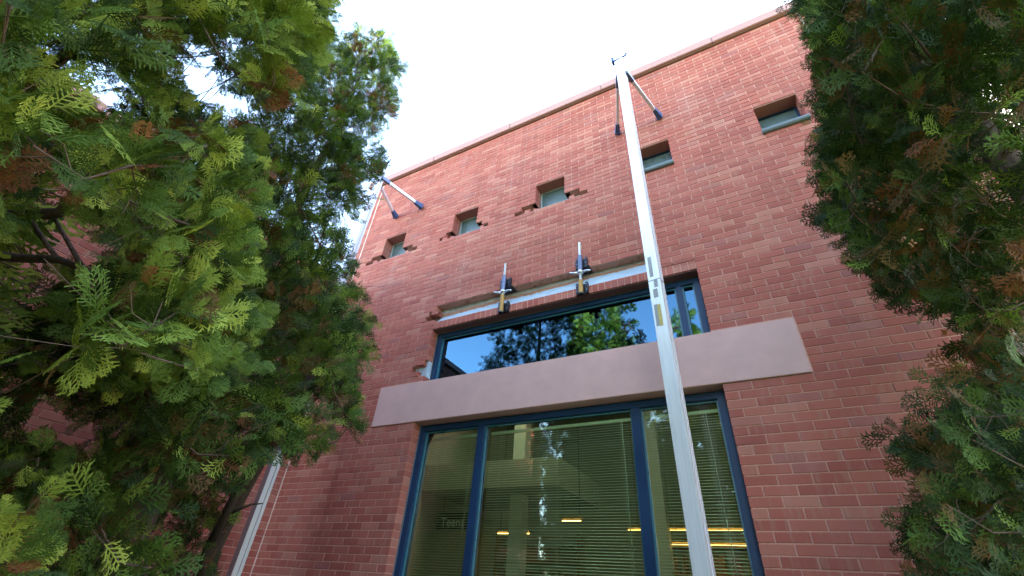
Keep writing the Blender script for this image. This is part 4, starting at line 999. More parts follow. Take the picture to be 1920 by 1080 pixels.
DATA_B = """-289 -214 711 10 -287 -226 709 6 -280 -216 708 6 -292 -220 700 13 -279 -208 699 8 -288 -205 693 10 -271 -222 688 8 -278 -205 683 10 -285 -241 680 7 -301 -212 677 26
-287 -229 674 7 -276 -219 673 20 -304 -230 673 8 -270 -196 668 13 -265 -233 668 9 -286 -193 661 17 -271 -237 660 6 -262 -201 658 10 -257 -236 655 6 -280 -240 654 14
-259 -216 651 14 -301 -240 650 8 -292 -241 650 6 -315 -221 647 6 -293 -219 646 25 -269 -190 644 8 -251 -202 637 8 -294 -241 636 18 -318 -209 635 20 -307 -230 635 8
-287 -208 634 6 -250 -217 633 10 -279 -186 626 7 -308 -221 624 10 -255 -229 622 13 -271 -239 620 15 -281 -197 615 20 -254 -255 615 9 -291 -175 615 17 -320 -240 615 24
-247 -216 611 20 -298 -247 610 14 -305 -197 610 17 -267 -194 609 7 -261 -247 605 15 -288 -266 600 25 -330 -218 598 14 -281 -207 598 12 -254 -230 595 11
-309 -178 594 12 -313 -219 593 19 -296 -183 592 12 -283 -245 589 11 -257 -197 584 12 -305 -200 584 15 -323 -190 583 21 -264 -240 581 22 -277 -196 581 22
-239 -228 581 22 -284 -268 579 11 -255 -260 578 14 -329 -215 576 18 -238 -210 576 10 -300 -217 573 20 -250 -200 571 11 -340 -228 571 12 -317 -253 571 19
-258 -268 570 6 -288 -165 567 6 -259 -211 565 15 -291 -278 564 23 -233 -223 555 18 -278 -170 549 7 -304 -256 547 23 -261 -225 544 18 -298 -180 543 13 -301 -198 542 14
-314 -231 540 18 -275 -279 538 6 -333 -179 535 23 -307 -205 534 6 -292 -281 533 25 -345 -237 533 25 -254 -208 533 13 -344 -202 532 12 -318 -222 531 6 -253 -272 531 19
-283 -194 527 26 -316 -203 525 7 -223 -217 525 16 -258 -237 523 18 -237 -246 522 20 -233 -262 520 8 -272 -169 518 7 -353 -229 517 8 -268 -272 515 14 -337 -178 513 15
-269 -254 512 12 -346 -209 511 17 -287 -278 511 16 -323 -204 510 21 -292 -236 510 18 -273 -172 508 10 -277 -272 505 7 -348 -260 503 8 -354 -241 502 26
-310 -222 502 7 -257 -248 497 19 -232 -262 497 26 -303 -258 497 9 -359 -223 495 8 -313 -193 495 14 -298 -245 492 12 -277 -289 491 21 -252 -283 490 24 -289 -187 489 25
-232 -241 489 15 -317 -231 487 23 -268 -242 486 8 -353 -252 485 6 -275 -250 484 9 -340 -263 480 24 -339 -176 478 21 -366 -222 476 18 -281 -298 476 10 -271 -203 474 25
-254 -244 472 21 -243 -260 471 10 -232 -265 468 8 -336 -250 465 8 -335 -156 463 19 -295 -256 462 20 -307 -283 462 10 -269 -177 462 12 -224 -206 460 13
-240 -236 459 10 -326 -184 457 19 -216 -252 457 23 -291 -185 457 23 -338 -213 456 16 -261 -297 455 9 -284 -282 453 6 -274 -273 453 14 -206 -239 450 6 -317 -224 448 19
-313 -288 448 15 -319 -202 447 14 -325 -256 446 18 -353 -257 444 19 -305 -248 444 12 -273 -241 442 24 -347 -192 442 22 -282 -282 442 11 -236 -232 442 21
-282 -260 442 14 -222 -205 441 6 -241 -274 440 21 -300 -240 440 7 -344 -159 437 26 -219 -234 436 12 -213 -214 435 8 -307 -287 434 10 -335 -220 433 21 -307 -226 433 10
-368 -243 432 8 -258 -214 432 23 -259 -278 432 14 -314 -133 432 8 -316 -217 431 11 -226 -265 430 14 -372 -210 429 20 -327 -249 425 19 -345 -256 424 11
-223 -239 424 9 -342 -192 422 16 -209 -243 422 16 -205 -219 418 7 -232 -219 417 25 -258 -252 417 23 -360 -246 417 18 -206 -273 417 10 -275 -267 416 13
-283 -279 416 9 -186 -225 415 6 -339 -293 415 10 -280 -184 414 19 -311 -259 411 12 -354 -182 411 17 -277 -315 409 16 -328 -277 408 26 -228 -251 407 9 -352 -166 406 7
-362 -226 405 8 -344 -227 404 19 -372 -178 404 14 -323 -197 402 8 -288 -275 402 19 -348 -160 401 7 -204 -237 400 25 -228 -214 400 8 -197 -265 400 25 -297 -306 399 21
-384 -231 399 23 -308 -204 397 24 -346 -207 396 13 -341 -141 395 24 -231 -251 391 19 -265 -262 390 16 -240 -278 390 20 -255 -244 390 21 -355 -173 389 26
-277 -315 389 17 -300 -257 388 9 -309 -163 386 24 -267 -301 386 11 -327 -231 386 19 -347 -212 386 6 -289 -261 384 8 -374 -187 384 12 -207 -235 383 6 -296 -318 383 8
-370 -234 382 17 -257 -226 382 11 -315 -313 381 26 -190 -244 381 19 -248 -196 380 7 -347 -276 380 18 -294 -179 380 10 -252 -293 379 22 -337 -285 378 6
-278 -268 376 18 -299 -193 376 18 -338 -171 376 11 -285 -150 375 21 -304 -281 374 14 -316 -182 374 11 -319 -246 372 15 -235 -241 371 7 -311 -196 371 6
-197 -256 371 10 -223 -253 366 24 -362 -165 366 19 -283 -277 366 6 -298 -264 366 15 -258 -234 365 20 -293 -275 365 7 -328 -186 364 15 -344 -288 363 17
-295 -121 362 19 -223 -232 362 13 -239 -236 361 11 -325 -149 360 24 -385 -189 360 8 -390 -207 357 25 -265 -295 357 10 -278 -314 357 22 -318 -119 356 7
-240 -187 356 14 -300 -146 356 13 -298 -179 355 20 -251 -165 355 9 -379 -274 354 14 -309 -279 353 23 -251 -309 353 21 -313 -203 352 25 -321 -310 352 17
-317 -242 352 19 -258 -288 352 9 -365 -156 351 9 -342 -222 350 20 -372 -172 350 14 -373 -242 350 17 -340 -171 350 26 -294 -194 349 10 -205 -224 348 6 -239 -294 348 11
-300 -297 347 15 -265 -309 346 6 -320 -125 344 13 -296 -128 343 16 -239 -163 343 6 -336 -147 343 11 -222 -231 342 8 -365 -228 341 11 -284 -140 341 11 -278 -131 341 7
-340 -211 340 6 -291 -267 340 18 -281 -257 340 8 -267 -303 339 7 -250 -271 339 14 -272 -278 338 10 -206 -212 338 8 -345 -136 338 12 -272 -184 338 24 -302 -152 336 21
-194 -288 336 7 -224 -241 336 14 -217 -219 335 10 -241 -233 333 19 -277 -310 332 19 -382 -233 332 8 -353 -217 331 20 -380 -207 331 20 -208 -242 331 11
-395 -227 330 10 -210 -297 329 25 -308 -128 329 14 -180 -271 329 18 -333 -271 328 7 -221 -269 327 12 -228 -287 327 11 -366 -198 327 10 -369 -158 326 23
-278 -269 325 16 -395 -215 325 9 -267 -286 324 19 -389 -249 324 20 -389 -232 324 8 -360 -276 323 8 -386 -182 323 11 -356 -245 322 16 -243 -275 322 16 -350 -179 322 22
-319 -200 321 18 -274 -129 320 17 -353 -134 318 21 -308 -143 318 6 -302 -247 318 10 -245 -234 317 7 -186 -290 316 22 -271 -332 316 9 -353 -203 315 18 -334 -261 315 21
-392 -262 314 10 -360 -231 314 8 -346 -223 314 7 -224 -277 314 10 -181 -244 313 19 -255 -186 313 24 -265 -249 313 20 -303 -104 313 10 -393 -199 313 22
-236 -172 312 14 -315 -136 312 13 -202 -287 312 6 -299 -161 311 26 -339 -118 311 10 -366 -228 311 6 -263 -263 309 8 -319 -158 309 10 -319 -114 307 25 -310 -262 307 24
-228 -234 307 14 -348 -236 306 20 -225 -327 306 21 -288 -109 305 9 -225 -203 305 6 -347 -285 304 14 -265 -286 304 9 -344 -257 304 7 -261 -227 304 13 -210 -265 303 25
-239 -185 303 6 -380 -276 303 7 -337 -295 303 6 -368 -197 303 15 -381 -266 301 9 -365 -167 300 19 -215 -299 299 20 -288 -241 299 25 -382 -247 298 26 -213 -216 298 24
-178 -276 297 21 -333 -251 296 16 -252 -244 296 18 -249 -274 296 24 -392 -171 296 23 -192 -192 296 6 -207 -187 295 15 -291 -278 294 21 -195 -290 294 14
-304 -117 294 11 -305 -140 293 21 -303 -177 293 14 -288 -158 293 10 -297 -197 291 20 -397 -197 291 20 -330 -162 291 25 -251 -210 291 20 -226 -188 290 15
-333 -126 288 14 -321 -244 288 9 -321 -275 285 21 -291 -181 285 12 -371 -184 284 19 -165 -247 284 20 -407 -229 284 8 -203 -198 283 13 -348 -286 283 20
-245 -222 283 6 -385 -217 282 9 -358 -168 282 14 -184 -229 282 7 -195 -247 281 26 -200 -314 281 23 -252 -145 281 11 -337 -230 281 20 -238 -171 279 20 -178 -236 278 8
-404 -254 277 9 -205 -217 277 8 -270 -178 276 19 -240 -293 276 17 -406 -233 276 8 -288 -117 275 20 -181 -282 275 18 -219 -206 275 10 -230 -224 274 25 -184 -198 273 9
-225 -254 273 18 -247 -158 273 9 -341 -184 273 26 -370 -215 272 21 -393 -157 271 24 -277 -259 271 21 -307 -189 270 20 -393 -241 269 23 -287 -340 269 9
-407 -252 269 6 -247 -241 268 20 -212 -270 268 14 -316 -251 267 23 -367 -305 266 11 -393 -181 266 14 -373 -294 266 8 -191 -257 265 7 -214 -177 265 11 -193 -305 265 10
-326 -273 265 16 -169 -257 265 10 -249 -276 264 22 -353 -149 263 24 -384 -290 263 13 -331 -138 263 11 -334 -120 263 19 -188 -215 262 19 -175 -293 262 13
-366 -186 261 17 -165 -239 261 21 -281 -165 260 21 -267 -301 260 20 -315 -140 259 17 -335 -290 259 18 -300 -285 258 24 -261 -243 258 11 -318 -178 257 12
-209 -285 256 19 -355 -324 256 25 -376 -255 256 9 -357 -277 254 25 -354 -298 254 10 -227 -244 253 14 -288 -346 252 18 -158 -214 252 6 -359 -254 251 17
-242 -310 251 7 -390 -198 250 11 -333 -257 250 10 -227 -166 249 19 -255 -185 248 23 -409 -190 247 20 -299 -144 247 14 -381 -159 246 20 -411 -259 246 8
-340 -108 246 8 -222 -152 246 8 -328 -141 245 15 -218 -208 245 6 -156 -235 243 15 -242 -293 242 25 -359 -232 242 6 -366 -130 242 13 -197 -239 241 23 -228 -269 241 26
-260 -143 241 12 -407 -177 240 6 -380 -185 239 22 -322 -235 239 24 -382 -268 239 8 -334 -198 238 15 -367 -220 238 14 -324 -261 238 16 -187 -190 238 8 -370 -267 238 6
-194 -256 237 6 -249 -253 236 21 -355 -162 235 24 -188 -278 235 24 -189 -226 235 6 -190 -181 234 6 -300 -283 234 18 -216 -309 234 12 -227 -223 234 17 -387 -283 232 19
-321 -282 232 9 -262 -304 231 20 -216 -207 231 15 -192 -252 231 6 -345 -290 230 14 -338 -232 229 6 -351 -206 229 18 -235 -207 227 9 -370 -207 227 16 -165 -208 226 8
-229 -194 226 11 -202 -229 226 6 -394 -161 224 24 -281 -183 224 13 -230 -305 224 15 -373 -274 223 10 -244 -261 223 8 -395 -274 222 6 -226 -284 222 12 -218 -194 222 8
-333 -287 222 6 -208 -182 222 6 -349 -185 221 13 -210 -205 221 6 -192 -232 221 14 -324 -238 219 6 -366 -124 219 6 -366 -217 219 8 -333 -151 219 14 -196 -248 219 11
-205 -195 218 12 -229 -274 216 9 -320 -288 215 8 -219 -298 214 7 -326 -178 213 8 -330 -345 212 25 -357 -179 212 11 -186 -261 211 19 -386 -185 210 25 -152 -260 210 22
-221 -292 209 6 -180 -287 209 12 -401 -143 208 19 -177 -274 207 10 -413 -231 206 21 -301 -293 206 13 -340 -254 206 7 -387 -160 205 9 -331 -164 204 21 -183 -238 204 9
-318 -321 203 21 -281 -353 203 20 -386 -212 203 24 -207 -268 201 6 -383 -318 200 20 -366 -172 200 15 -336 -191 199 22 -353 -274 199 25 -379 -137 199 18
-354 -143 198 18 -227 -314 197 14 -319 -251 196 18 -280 -271 195 7 -243 -255 195 15 -315 -236 195 10 -203 -252 194 24 -401 -225 194 11 -158 -280 193 20
-341 -171 191 7 -149 -266 190 9 -319 -348 187 18 -249 -351 187 23 -315 -159 187 8 -362 -194 187 18 -297 -256 185 25 -405 -161 185 14 -218 -268 184 15 -282 -283 183 23
-253 -296 183 17 -263 -269 182 16 -182 -283 181 13 -338 -161 181 18 -343 -196 181 10 -405 -291 180 26 -346 -309 179 18 -356 -171 178 19 -200 -284 176 18
-392 -213 175 23 -346 -343 174 25 -399 -192 174 17 -383 -245 172 19 -405 -238 170 10 -420 -166 170 22 -177 -291 168 15 -410 -258 167 26 -244 -284 166 22
-369 -127 166 9 -365 -287 165 20 -395 -154 165 24 -152 -290 164 20 -343 -235 164 19 -377 -199 163 9 -337 -175 163 13 -294 -169 162 7 -385 -116 162 12 -383 -138 162 9
-332 -288 160 23 -238 -244 159 20 -282 -274 158 21 -320 -174 157 19 -382 -185 156 19 -151 -273 156 8 -355 -203 156 15 -220 -292 156 12 -198 -300 155 25
-219 -254 155 20 -377 -328 154 18 -219 -330 153 24 -228 -281 153 7 -362 -219 151 13 -352 -131 151 9 -430 -257 150 18 -174 -273 149 19 -386 -114 149 10
-224 -226 148 12 -194 -282 148 8 -327 -258 145 22 -402 -132 145 20 -359 -300 144 25 -339 -164 143 21 -294 -328 142 20 -385 -223 140 21 -339 -200 139 25
-367 -162 139 20 -221 -276 138 23 -257 -262 138 19 -354 -221 135 19 -213 -225 134 19 -414 -162 134 22 -319 -308 132 18 -229 -355 130 18 -380 -199 129 20
-411 -203 126 23 -322 -169 126 23 -148 -298 126 20 -223 -251 123 20 -279 -318 122 23 -305 -242 122 23 -165 -324 120 26 -338 -234 120 21 -387 -152 120 23
-204 -322 119 21 -198 -280 118 21 -420 -299 118 25 -126 -216 116 18 -384 -330 115 25 -436 -227 112 21 -285 -167 112 21 -267 -277 111 20 -290 -377 110 23
-340 -334 109 23 -136 -155 109 25 -330 -299 109 23 -212 -219 109 18 -431 -277 108 18 -277 -251 108 26 -271 -353 107 20 -402 -282 107 22 -185 -230 105 24
-341 -371 105 20 -139 -280 103 23 -192 -300 101 25 -241 -227 101 24 -373 -130 101 23 -305 -191 101 19 -177 -272 98 19 -357 -310 98 21 -224 -309 98 24 -332 -268 97 23
-179 -337 95 18 -427 -187 95 20 -227 -75 95 18 -169 -194 95 23 -279 -307 94 20 -120 -204 94 22 -239 -95 91 21 -251 -127 89 20 -402 -223 87 26 -392 -249 87 21
-203 -254 86 21 -405 -309 84 19 -165 -129 81 20 -269 -276 81 22 -404 -110 80 23 -341 -220 79 22 -358 -157 79 19 -405 -153 79 25 -245 -165 78 23 -360 -328 78 21
-270 -349 78 24 -148 -192 75 18 -442 -208 74 20 -172 -286 74 19 -280 -319 73 21 -370 -266 73 21 -331 -261 72 23 -229 -376 72 23 -128 -155 72 18 -235 -232 72 24
-294 -260 72 21 -219 -111 68 18 -207 -205 67 26 -214 -75 67 24 -434 -185 67 25 -294 -75 65 21 -323 -383 64 23 -275 -100 62 26 -292 -120 60 22 -365 -96 59 24
-205 -142 59 18 -324 -329 59 25 -319 -91 58 21 -339 -152 58 20 -369 -310 57 26 -186 -128 56 18 -252 -285 55 26 -147 -122 55 21 -246 -342 54 20 -208 -239 54 25
-336 -206 54 26 -234 -259 53 26 -337 -108 52 22 -396 -287 52 26 -390 -174 51 26 -131 -256 50 18"""
DATA_C = """153 -179 727 19 150 -154 711 22 165 -187 698 18 141 -144 687 18 80 -173 683 19 99 -140 678 23 152 -132 669 16 98 -211 663 23 83 -131 663 11 169 -203 659 21
126 -216 657 18 166 -130 654 16 148 -154 644 17 135 -111 641 8 150 -199 637 22 128 -121 636 9 140 -115 632 8 133 -115 629 7 73 -153 627 11 143 -103 623 16
119 -127 622 9 138 -119 621 11 82 -149 620 7 170 -166 614 17 113 -138 613 13 125 -128 613 8 78 -166 610 19 138 -127 607 17 150 -99 605 10 148 -113 604 11
171 -111 602 16 164 -129 599 19 67 -166 598 9 121 -136 597 7 134 -102 593 7 154 -107 586 15 96 -205 583 21 171 -111 583 16 131 -139 583 11 147 -129 578 16
119 -149 576 11 149 -112 575 8 166 -127 573 17 82 -170 570 10 151 -145 568 18 136 -99 568 8 148 -191 566 21 74 -208 565 17 138 -115 564 10 154 -94 563 18
143 -224 561 18 147 -125 558 16 182 -112 558 10 167 -109 556 6 134 -102 554 10 94 -219 553 22 119 -144 553 7 88 -170 553 8 174 -136 552 24 176 -103 552 12
145 -108 551 11 127 -121 548 8 170 -116 546 13 140 -88 546 15 141 -116 541 10 131 -141 539 21 166 -126 539 7 181 -124 539 10 181 -115 539 6 135 -104 538 14
163 -99 538 22 173 -220 534 21 165 -188 531 16 153 -142 531 21 126 -211 530 22 170 -115 529 13 137 -125 528 8 193 -135 526 23 144 -192 526 21 141 -117 526 9
112 -170 525 6 197 -118 525 8 135 -245 524 18 129 -85 523 7 138 -104 520 14 186 -108 518 21 114 -174 517 8 150 -115 516 10 68 -196 513 7 174 -151 511 18
114 -247 511 19 157 -89 511 16 165 -123 509 22 186 -123 509 10 142 -144 508 18 55 -202 508 6 199 -204 506 22 191 -133 505 10 151 -104 504 12 184 -116 503 8
132 -106 503 16 70 -199 501 7 157 -134 501 6 174 -92 500 20 174 -139 500 9 138 -126 500 16 154 -150 500 6 184 -123 496 10 155 -119 496 7 110 -160 495 8
125 -113 494 7 183 -133 494 6 169 -129 493 10 192 -104 493 17 153 -135 493 8 175 -148 489 16 129 -94 488 18 181 -236 487 16 117 -151 487 14 156 -147 487 16
118 -126 487 8 119 -233 485 23 165 -175 484 21 166 -93 484 9 205 -124 483 17 190 -141 483 12 143 -135 482 17 128 -127 481 8 116 -132 480 7 190 -114 478 8
133 -77 477 15 90 -200 475 7 190 -223 473 21 146 -89 473 15 175 -120 472 23 127 -150 471 20 195 -124 471 8 120 -111 470 12 179 -152 470 8 121 -196 469 21
172 -88 469 19 156 -153 468 14 148 -166 468 11 128 -251 466 22 169 -151 466 11 127 -98 466 10 205 -121 464 11 120 -83 462 14 167 -212 461 18 156 -111 461 20
134 -97 461 6 184 -98 461 11 137 -134 461 15 160 -140 458 17 143 -94 458 8 124 -107 457 6 113 -137 457 9 151 -77 456 22 81 -213 455 7 176 -165 454 23 206 -196 453 18
207 -148 453 19 182 -145 452 14 125 -179 452 23 196 -111 451 22 171 -129 451 14 146 -103 451 6 115 -135 450 6 207 -121 450 6 175 -112 449 12 166 -88 449 12
161 -122 449 8 200 -131 448 10 191 -161 447 6 125 -119 446 12 119 -74 446 19 96 -190 446 7 132 -96 445 22 111 -112 444 10 156 -140 443 11 150 -179 441 20
152 -115 440 16 136 -136 440 22 118 -93 439 6 186 -125 438 18 188 -91 436 20 204 -123 436 13 197 -218 435 18 106 -74 434 8 161 -122 433 7 168 -92 433 12
103 -188 431 11 123 -89 431 8 175 -149 430 15 180 -170 429 20 107 -172 429 17 89 -213 428 8 148 -123 428 9 137 -71 428 11 197 -144 427 19 110 -128 427 14
133 -111 427 20 142 -144 426 8 108 -86 425 17 160 -78 425 20 190 -117 424 10 203 -105 424 8 112 -152 424 21 149 -90 423 7 130 -216 422 23 192 -105 422 11
143 -82 420 11 147 -105 420 7 147 -254 419 18 127 -85 419 16 172 -161 419 7 147 -157 418 8 152 -99 418 7 135 -144 418 12 216 -132 417 17 178 -93 417 8
164 -144 416 19 101 -132 416 10 186 -169 414 6 146 -174 413 22 168 -90 412 10 118 -131 412 13 189 -122 412 8 177 -107 411 21 162 -182 411 10 116 -205 411 13
161 -125 411 12 225 -185 410 23 155 -238 410 19 110 -181 410 13 96 -215 409 13 149 -104 409 11 155 -190 408 6 160 -114 407 10 129 -248 406 21 147 -89 406 16
133 -104 405 19 83 -218 405 8 141 -119 405 10 151 -134 403 8 96 -120 403 9 120 -96 403 6 95 -170 403 8 170 -96 402 8 89 -247 401 21 180 -152 401 21 185 -118 400 6
168 -78 399 16 147 -200 399 12 118 -71 399 19 134 -69 399 9 202 -118 398 23 104 -146 398 16 110 -89 398 14 164 -91 398 6 113 -214 397 15 156 -152 397 16
99 -107 397 6 121 -197 396 19 100 -178 394 15 101 -200 394 19 97 -160 394 8 165 -141 394 10 98 -127 394 6 99 -115 394 6 134 -134 393 20 153 -128 393 11
168 -167 393 12 104 -77 393 11 185 -92 393 10 114 -181 392 10 118 -150 391 12 90 -187 390 7 184 -204 389 16 118 -260 389 18 150 -93 389 6 118 -94 388 8
127 -94 387 6 152 -200 387 8 143 -201 387 8 164 -120 386 15 113 -110 386 23 88 -233 386 14 184 -126 386 14 154 -163 386 10 166 -107 386 9 92 -117 385 6
86 -207 385 6 158 -94 385 9 96 -127 383 10 167 -192 382 15 131 -144 381 8 176 -142 380 16 102 -198 380 7 153 -111 380 12 100 -149 380 18 139 -99 379 19
114 -81 379 14 98 -215 379 12 124 -69 378 9 152 -195 378 9 131 -82 378 12 80 -234 378 6 151 -172 378 11 172 -161 378 16 157 -79 377 16 187 -95 377 18 110 -175 377 7
96 -85 376 15 128 -204 374 21 134 -130 374 12 103 -185 373 14 105 -127 372 13 85 -204 371 6 114 -221 370 19 155 -227 369 18 104 -200 368 13 85 -152 368 9
89 -174 368 13 94 -226 367 16 118 -82 367 8 145 -124 366 13 87 -214 366 8 210 -124 365 22 162 -189 364 18 151 -75 363 13 165 -172 362 8 115 -203 362 9
129 -72 361 20 145 -98 361 14 162 -120 361 6 119 -121 360 22 229 -187 359 18 106 -157 359 20 164 -79 359 8 98 -101 358 16 89 -142 358 12 158 -133 358 11
102 -82 358 8 76 -245 357 6 122 -91 357 16 89 -257 356 22 153 -157 356 20 87 -191 356 6 161 -71 355 8 106 -142 355 8 104 -236 354 16 105 -209 353 16 114 -68 352 13
138 -196 352 18 138 -137 351 10 154 -138 350 8 219 -166 349 16 105 -130 349 8 117 -78 348 8 167 -139 348 10 116 -140 348 13 176 -97 347 14 83 -192 347 12
81 -121 346 9 116 -225 345 9 163 -77 345 8 115 -177 345 13 128 -211 344 14 87 -226 343 23 150 -64 343 21 89 -247 343 6 136 -112 342 17 93 -135 342 7 89 -118 342 6
167 -173 341 22 173 -73 341 11 120 -121 341 8 106 -111 340 23 79 -246 339 14 140 -94 339 12 137 -83 339 7 172 -89 338 6 103 -209 338 8 178 -208 337 23
109 -82 337 16 135 -64 337 6 102 -172 336 15 101 -132 336 12 125 -236 335 20 147 -172 335 11 85 -159 334 15 107 -229 334 12 160 -86 334 8 155 -159 333 9
77 -211 333 9 154 -104 333 10 105 -196 331 20 145 -113 330 9 195 -156 329 19 85 -139 328 12 216 -220 328 20 128 -196 328 20 153 -142 328 10 119 -95 328 6
156 -78 328 11 93 -241 328 6 85 -190 327 14 213 -123 326 18 77 -148 326 10 129 -73 326 18 97 -209 326 7 127 -104 325 17 74 -237 324 13 187 -135 322 21
74 -207 322 7 94 -232 322 10 108 -139 320 21 91 -172 320 22 91 -123 320 12 172 -73 319 21 110 -211 319 16 88 -148 319 12 187 -230 318 23 99 -151 318 7
113 -114 318 16 117 -79 318 6 86 -210 318 16 121 -227 318 13 133 -137 317 8 149 -147 316 7 83 -195 315 9 133 -126 315 11 163 -98 314 21 96 -267 313 17
115 -95 312 18 82 -254 312 13 150 -138 311 9 169 -200 311 20 71 -233 311 6 160 -62 311 9 95 -197 311 6 103 -224 310 7 120 -218 310 7 149 -107 309 7 130 -107 309 11
109 -254 309 14 74 -213 308 8 86 -124 308 7 133 -70 307 11 65 -173 307 6 113 -125 306 13 128 -138 306 12 107 -193 305 8 87 -184 305 12 90 -218 305 8 74 -201 303 13
92 -236 303 24 194 -106 302 22 161 -81 302 15 90 -200 302 11 142 -62 302 11 110 -235 301 10 95 -139 300 18 90 -172 300 7 107 -104 300 8 132 -186 299 18
195 -211 298 19 91 -157 297 14 173 -161 296 16 96 -262 296 12 201 -136 295 22 74 -192 295 9 117 -99 295 7 155 -74 293 7 119 -208 293 15 92 -191 293 9 68 -251 293 7
121 -134 293 8 86 -179 293 8 82 -199 292 11 129 -118 292 23 215 -220 291 18 124 -91 291 8 143 -84 291 9 107 -260 291 9 79 -159 291 7 209 -170 289 24 127 -267 289 17
83 -148 289 10 69 -208 289 8 113 -141 289 6 81 -235 288 10 103 -228 287 10 173 -241 286 23 96 -170 285 19 125 -186 284 11 66 -195 284 9 168 -193 282 21
87 -202 282 7 90 -193 282 7 139 -67 282 6 92 -215 282 6 95 -233 278 11 133 -79 277 18 81 -151 277 7 137 -114 276 7 81 -211 276 10 68 -198 275 8 113 -137 275 19
60 -225 275 6 107 -231 275 7 115 -112 275 8 61 -212 274 8 79 -172 274 12 89 -158 272 14 82 -237 271 6 91 -213 271 11 126 -102 270 18 78 -215 269 6 88 -191 268 17
113 -219 267 20 74 -225 266 7 102 -150 265 7 173 -153 263 23 79 -171 262 9 126 -76 261 7 98 -234 260 7 141 -54 259 16 125 -63 255 18 179 -106 255 19 66 -211 255 10
118 -115 255 9 209 -209 254 17 99 -184 254 11 128 -94 252 17 141 -74 252 17 87 -187 251 10 110 -127 251 15 97 -211 250 6 108 -171 250 13 100 -201 245 10
173 -244 244 18 109 -84 244 9 107 -108 243 8 89 -184 242 8 97 -121 239 9 122 -68 239 13 124 -55 239 9 125 -99 236 7 116 -94 235 11 183 -91 230 24 84 -75 229 12
127 -75 229 9 110 -116 227 11 89 -87 227 10 220 -169 226 17 92 -136 226 13 95 -113 226 15 100 -91 225 7 225 -219 224 21 84 -202 224 6 118 -87 219 18 94 -154 219 22
155 -205 218 17 84 -102 217 16 181 -123 216 22 105 -106 214 15 77 -123 214 16 117 -122 213 17 102 -73 213 10 113 -58 212 23 93 -172 212 12 76 -175 211 9
168 -249 210 19 85 -83 209 11 197 -209 208 19 172 -93 205 21 69 -152 205 13 97 -116 204 7 134 -96 202 20 98 -107 202 9 88 -131 202 10 69 -187 201 6 84 -145 200 15
89 -92 200 13 145 -65 199 24 192 -233 198 19 89 -170 198 13 111 -73 198 9 111 -97 195 21 75 -135 195 8 80 -125 194 6 76 -78 193 12 76 -161 190 19 115 -55 190 14
79 -109 187 23 60 -176 186 7 89 -63 186 20 61 -134 183 9 58 -146 182 9 102 -81 181 19 157 -105 181 16 75 -171 180 8 94 -117 178 8 56 -176 178 7 186 -242 177 19
70 -84 177 11 66 -122 175 14 96 -91 173 6 222 -124 172 22 210 -240 170 21 88 -128 170 19 152 -73 169 21 99 -49 168 17 80 -114 168 9 213 -86 167 17 160 -123 167 19
78 -155 166 16 85 -97 166 6 67 -173 165 17 105 -107 163 18 57 -154 160 18 215 -165 153 17 91 -93 152 20 150 -105 151 22 201 -241 148 16 180 -99 148 20
169 -151 146 17 218 -93 145 23 63 -104 143 21 218 -121 139 21 158 -170 137 23 133 -92 136 24 202 -204 132 18 159 -65 132 17 84 -111 130 21 224 -244 130 16
92 -52 128 18 75 -160 127 19 201 -105 126 20 139 -54 125 23 161 -84 123 20 73 -89 119 23 28 -162 118 21 102 -134 116 19 188 -230 111 24 244 -170 105 20
53 -109 102 18 95 -84 102 17 215 -236 101 16 89 -130 100 19 174 -156 97 21 132 -77 96 21 171 -210 94 24 191 -199 89 18 154 -128 88 20 33 -176 85 22 241 -143 84 19
5 -150 79 22 131 -124 79 24 85 -46 78 22 61 -169 76 19 144 -184 75 23 213 -169 75 16 221 -237 73 18 40 -156 70 23 189 -232 68 21 69 -192 63 16 190 -79 59 24
245 -148 54 18 95 -140 54 23 210 -216 52 17 217 -237 51 20 20 -101 50 17 178 -195 49 20 190 -111 47 21 70 -69 47 21 109 -40 45 21 12 -149 44 23"""
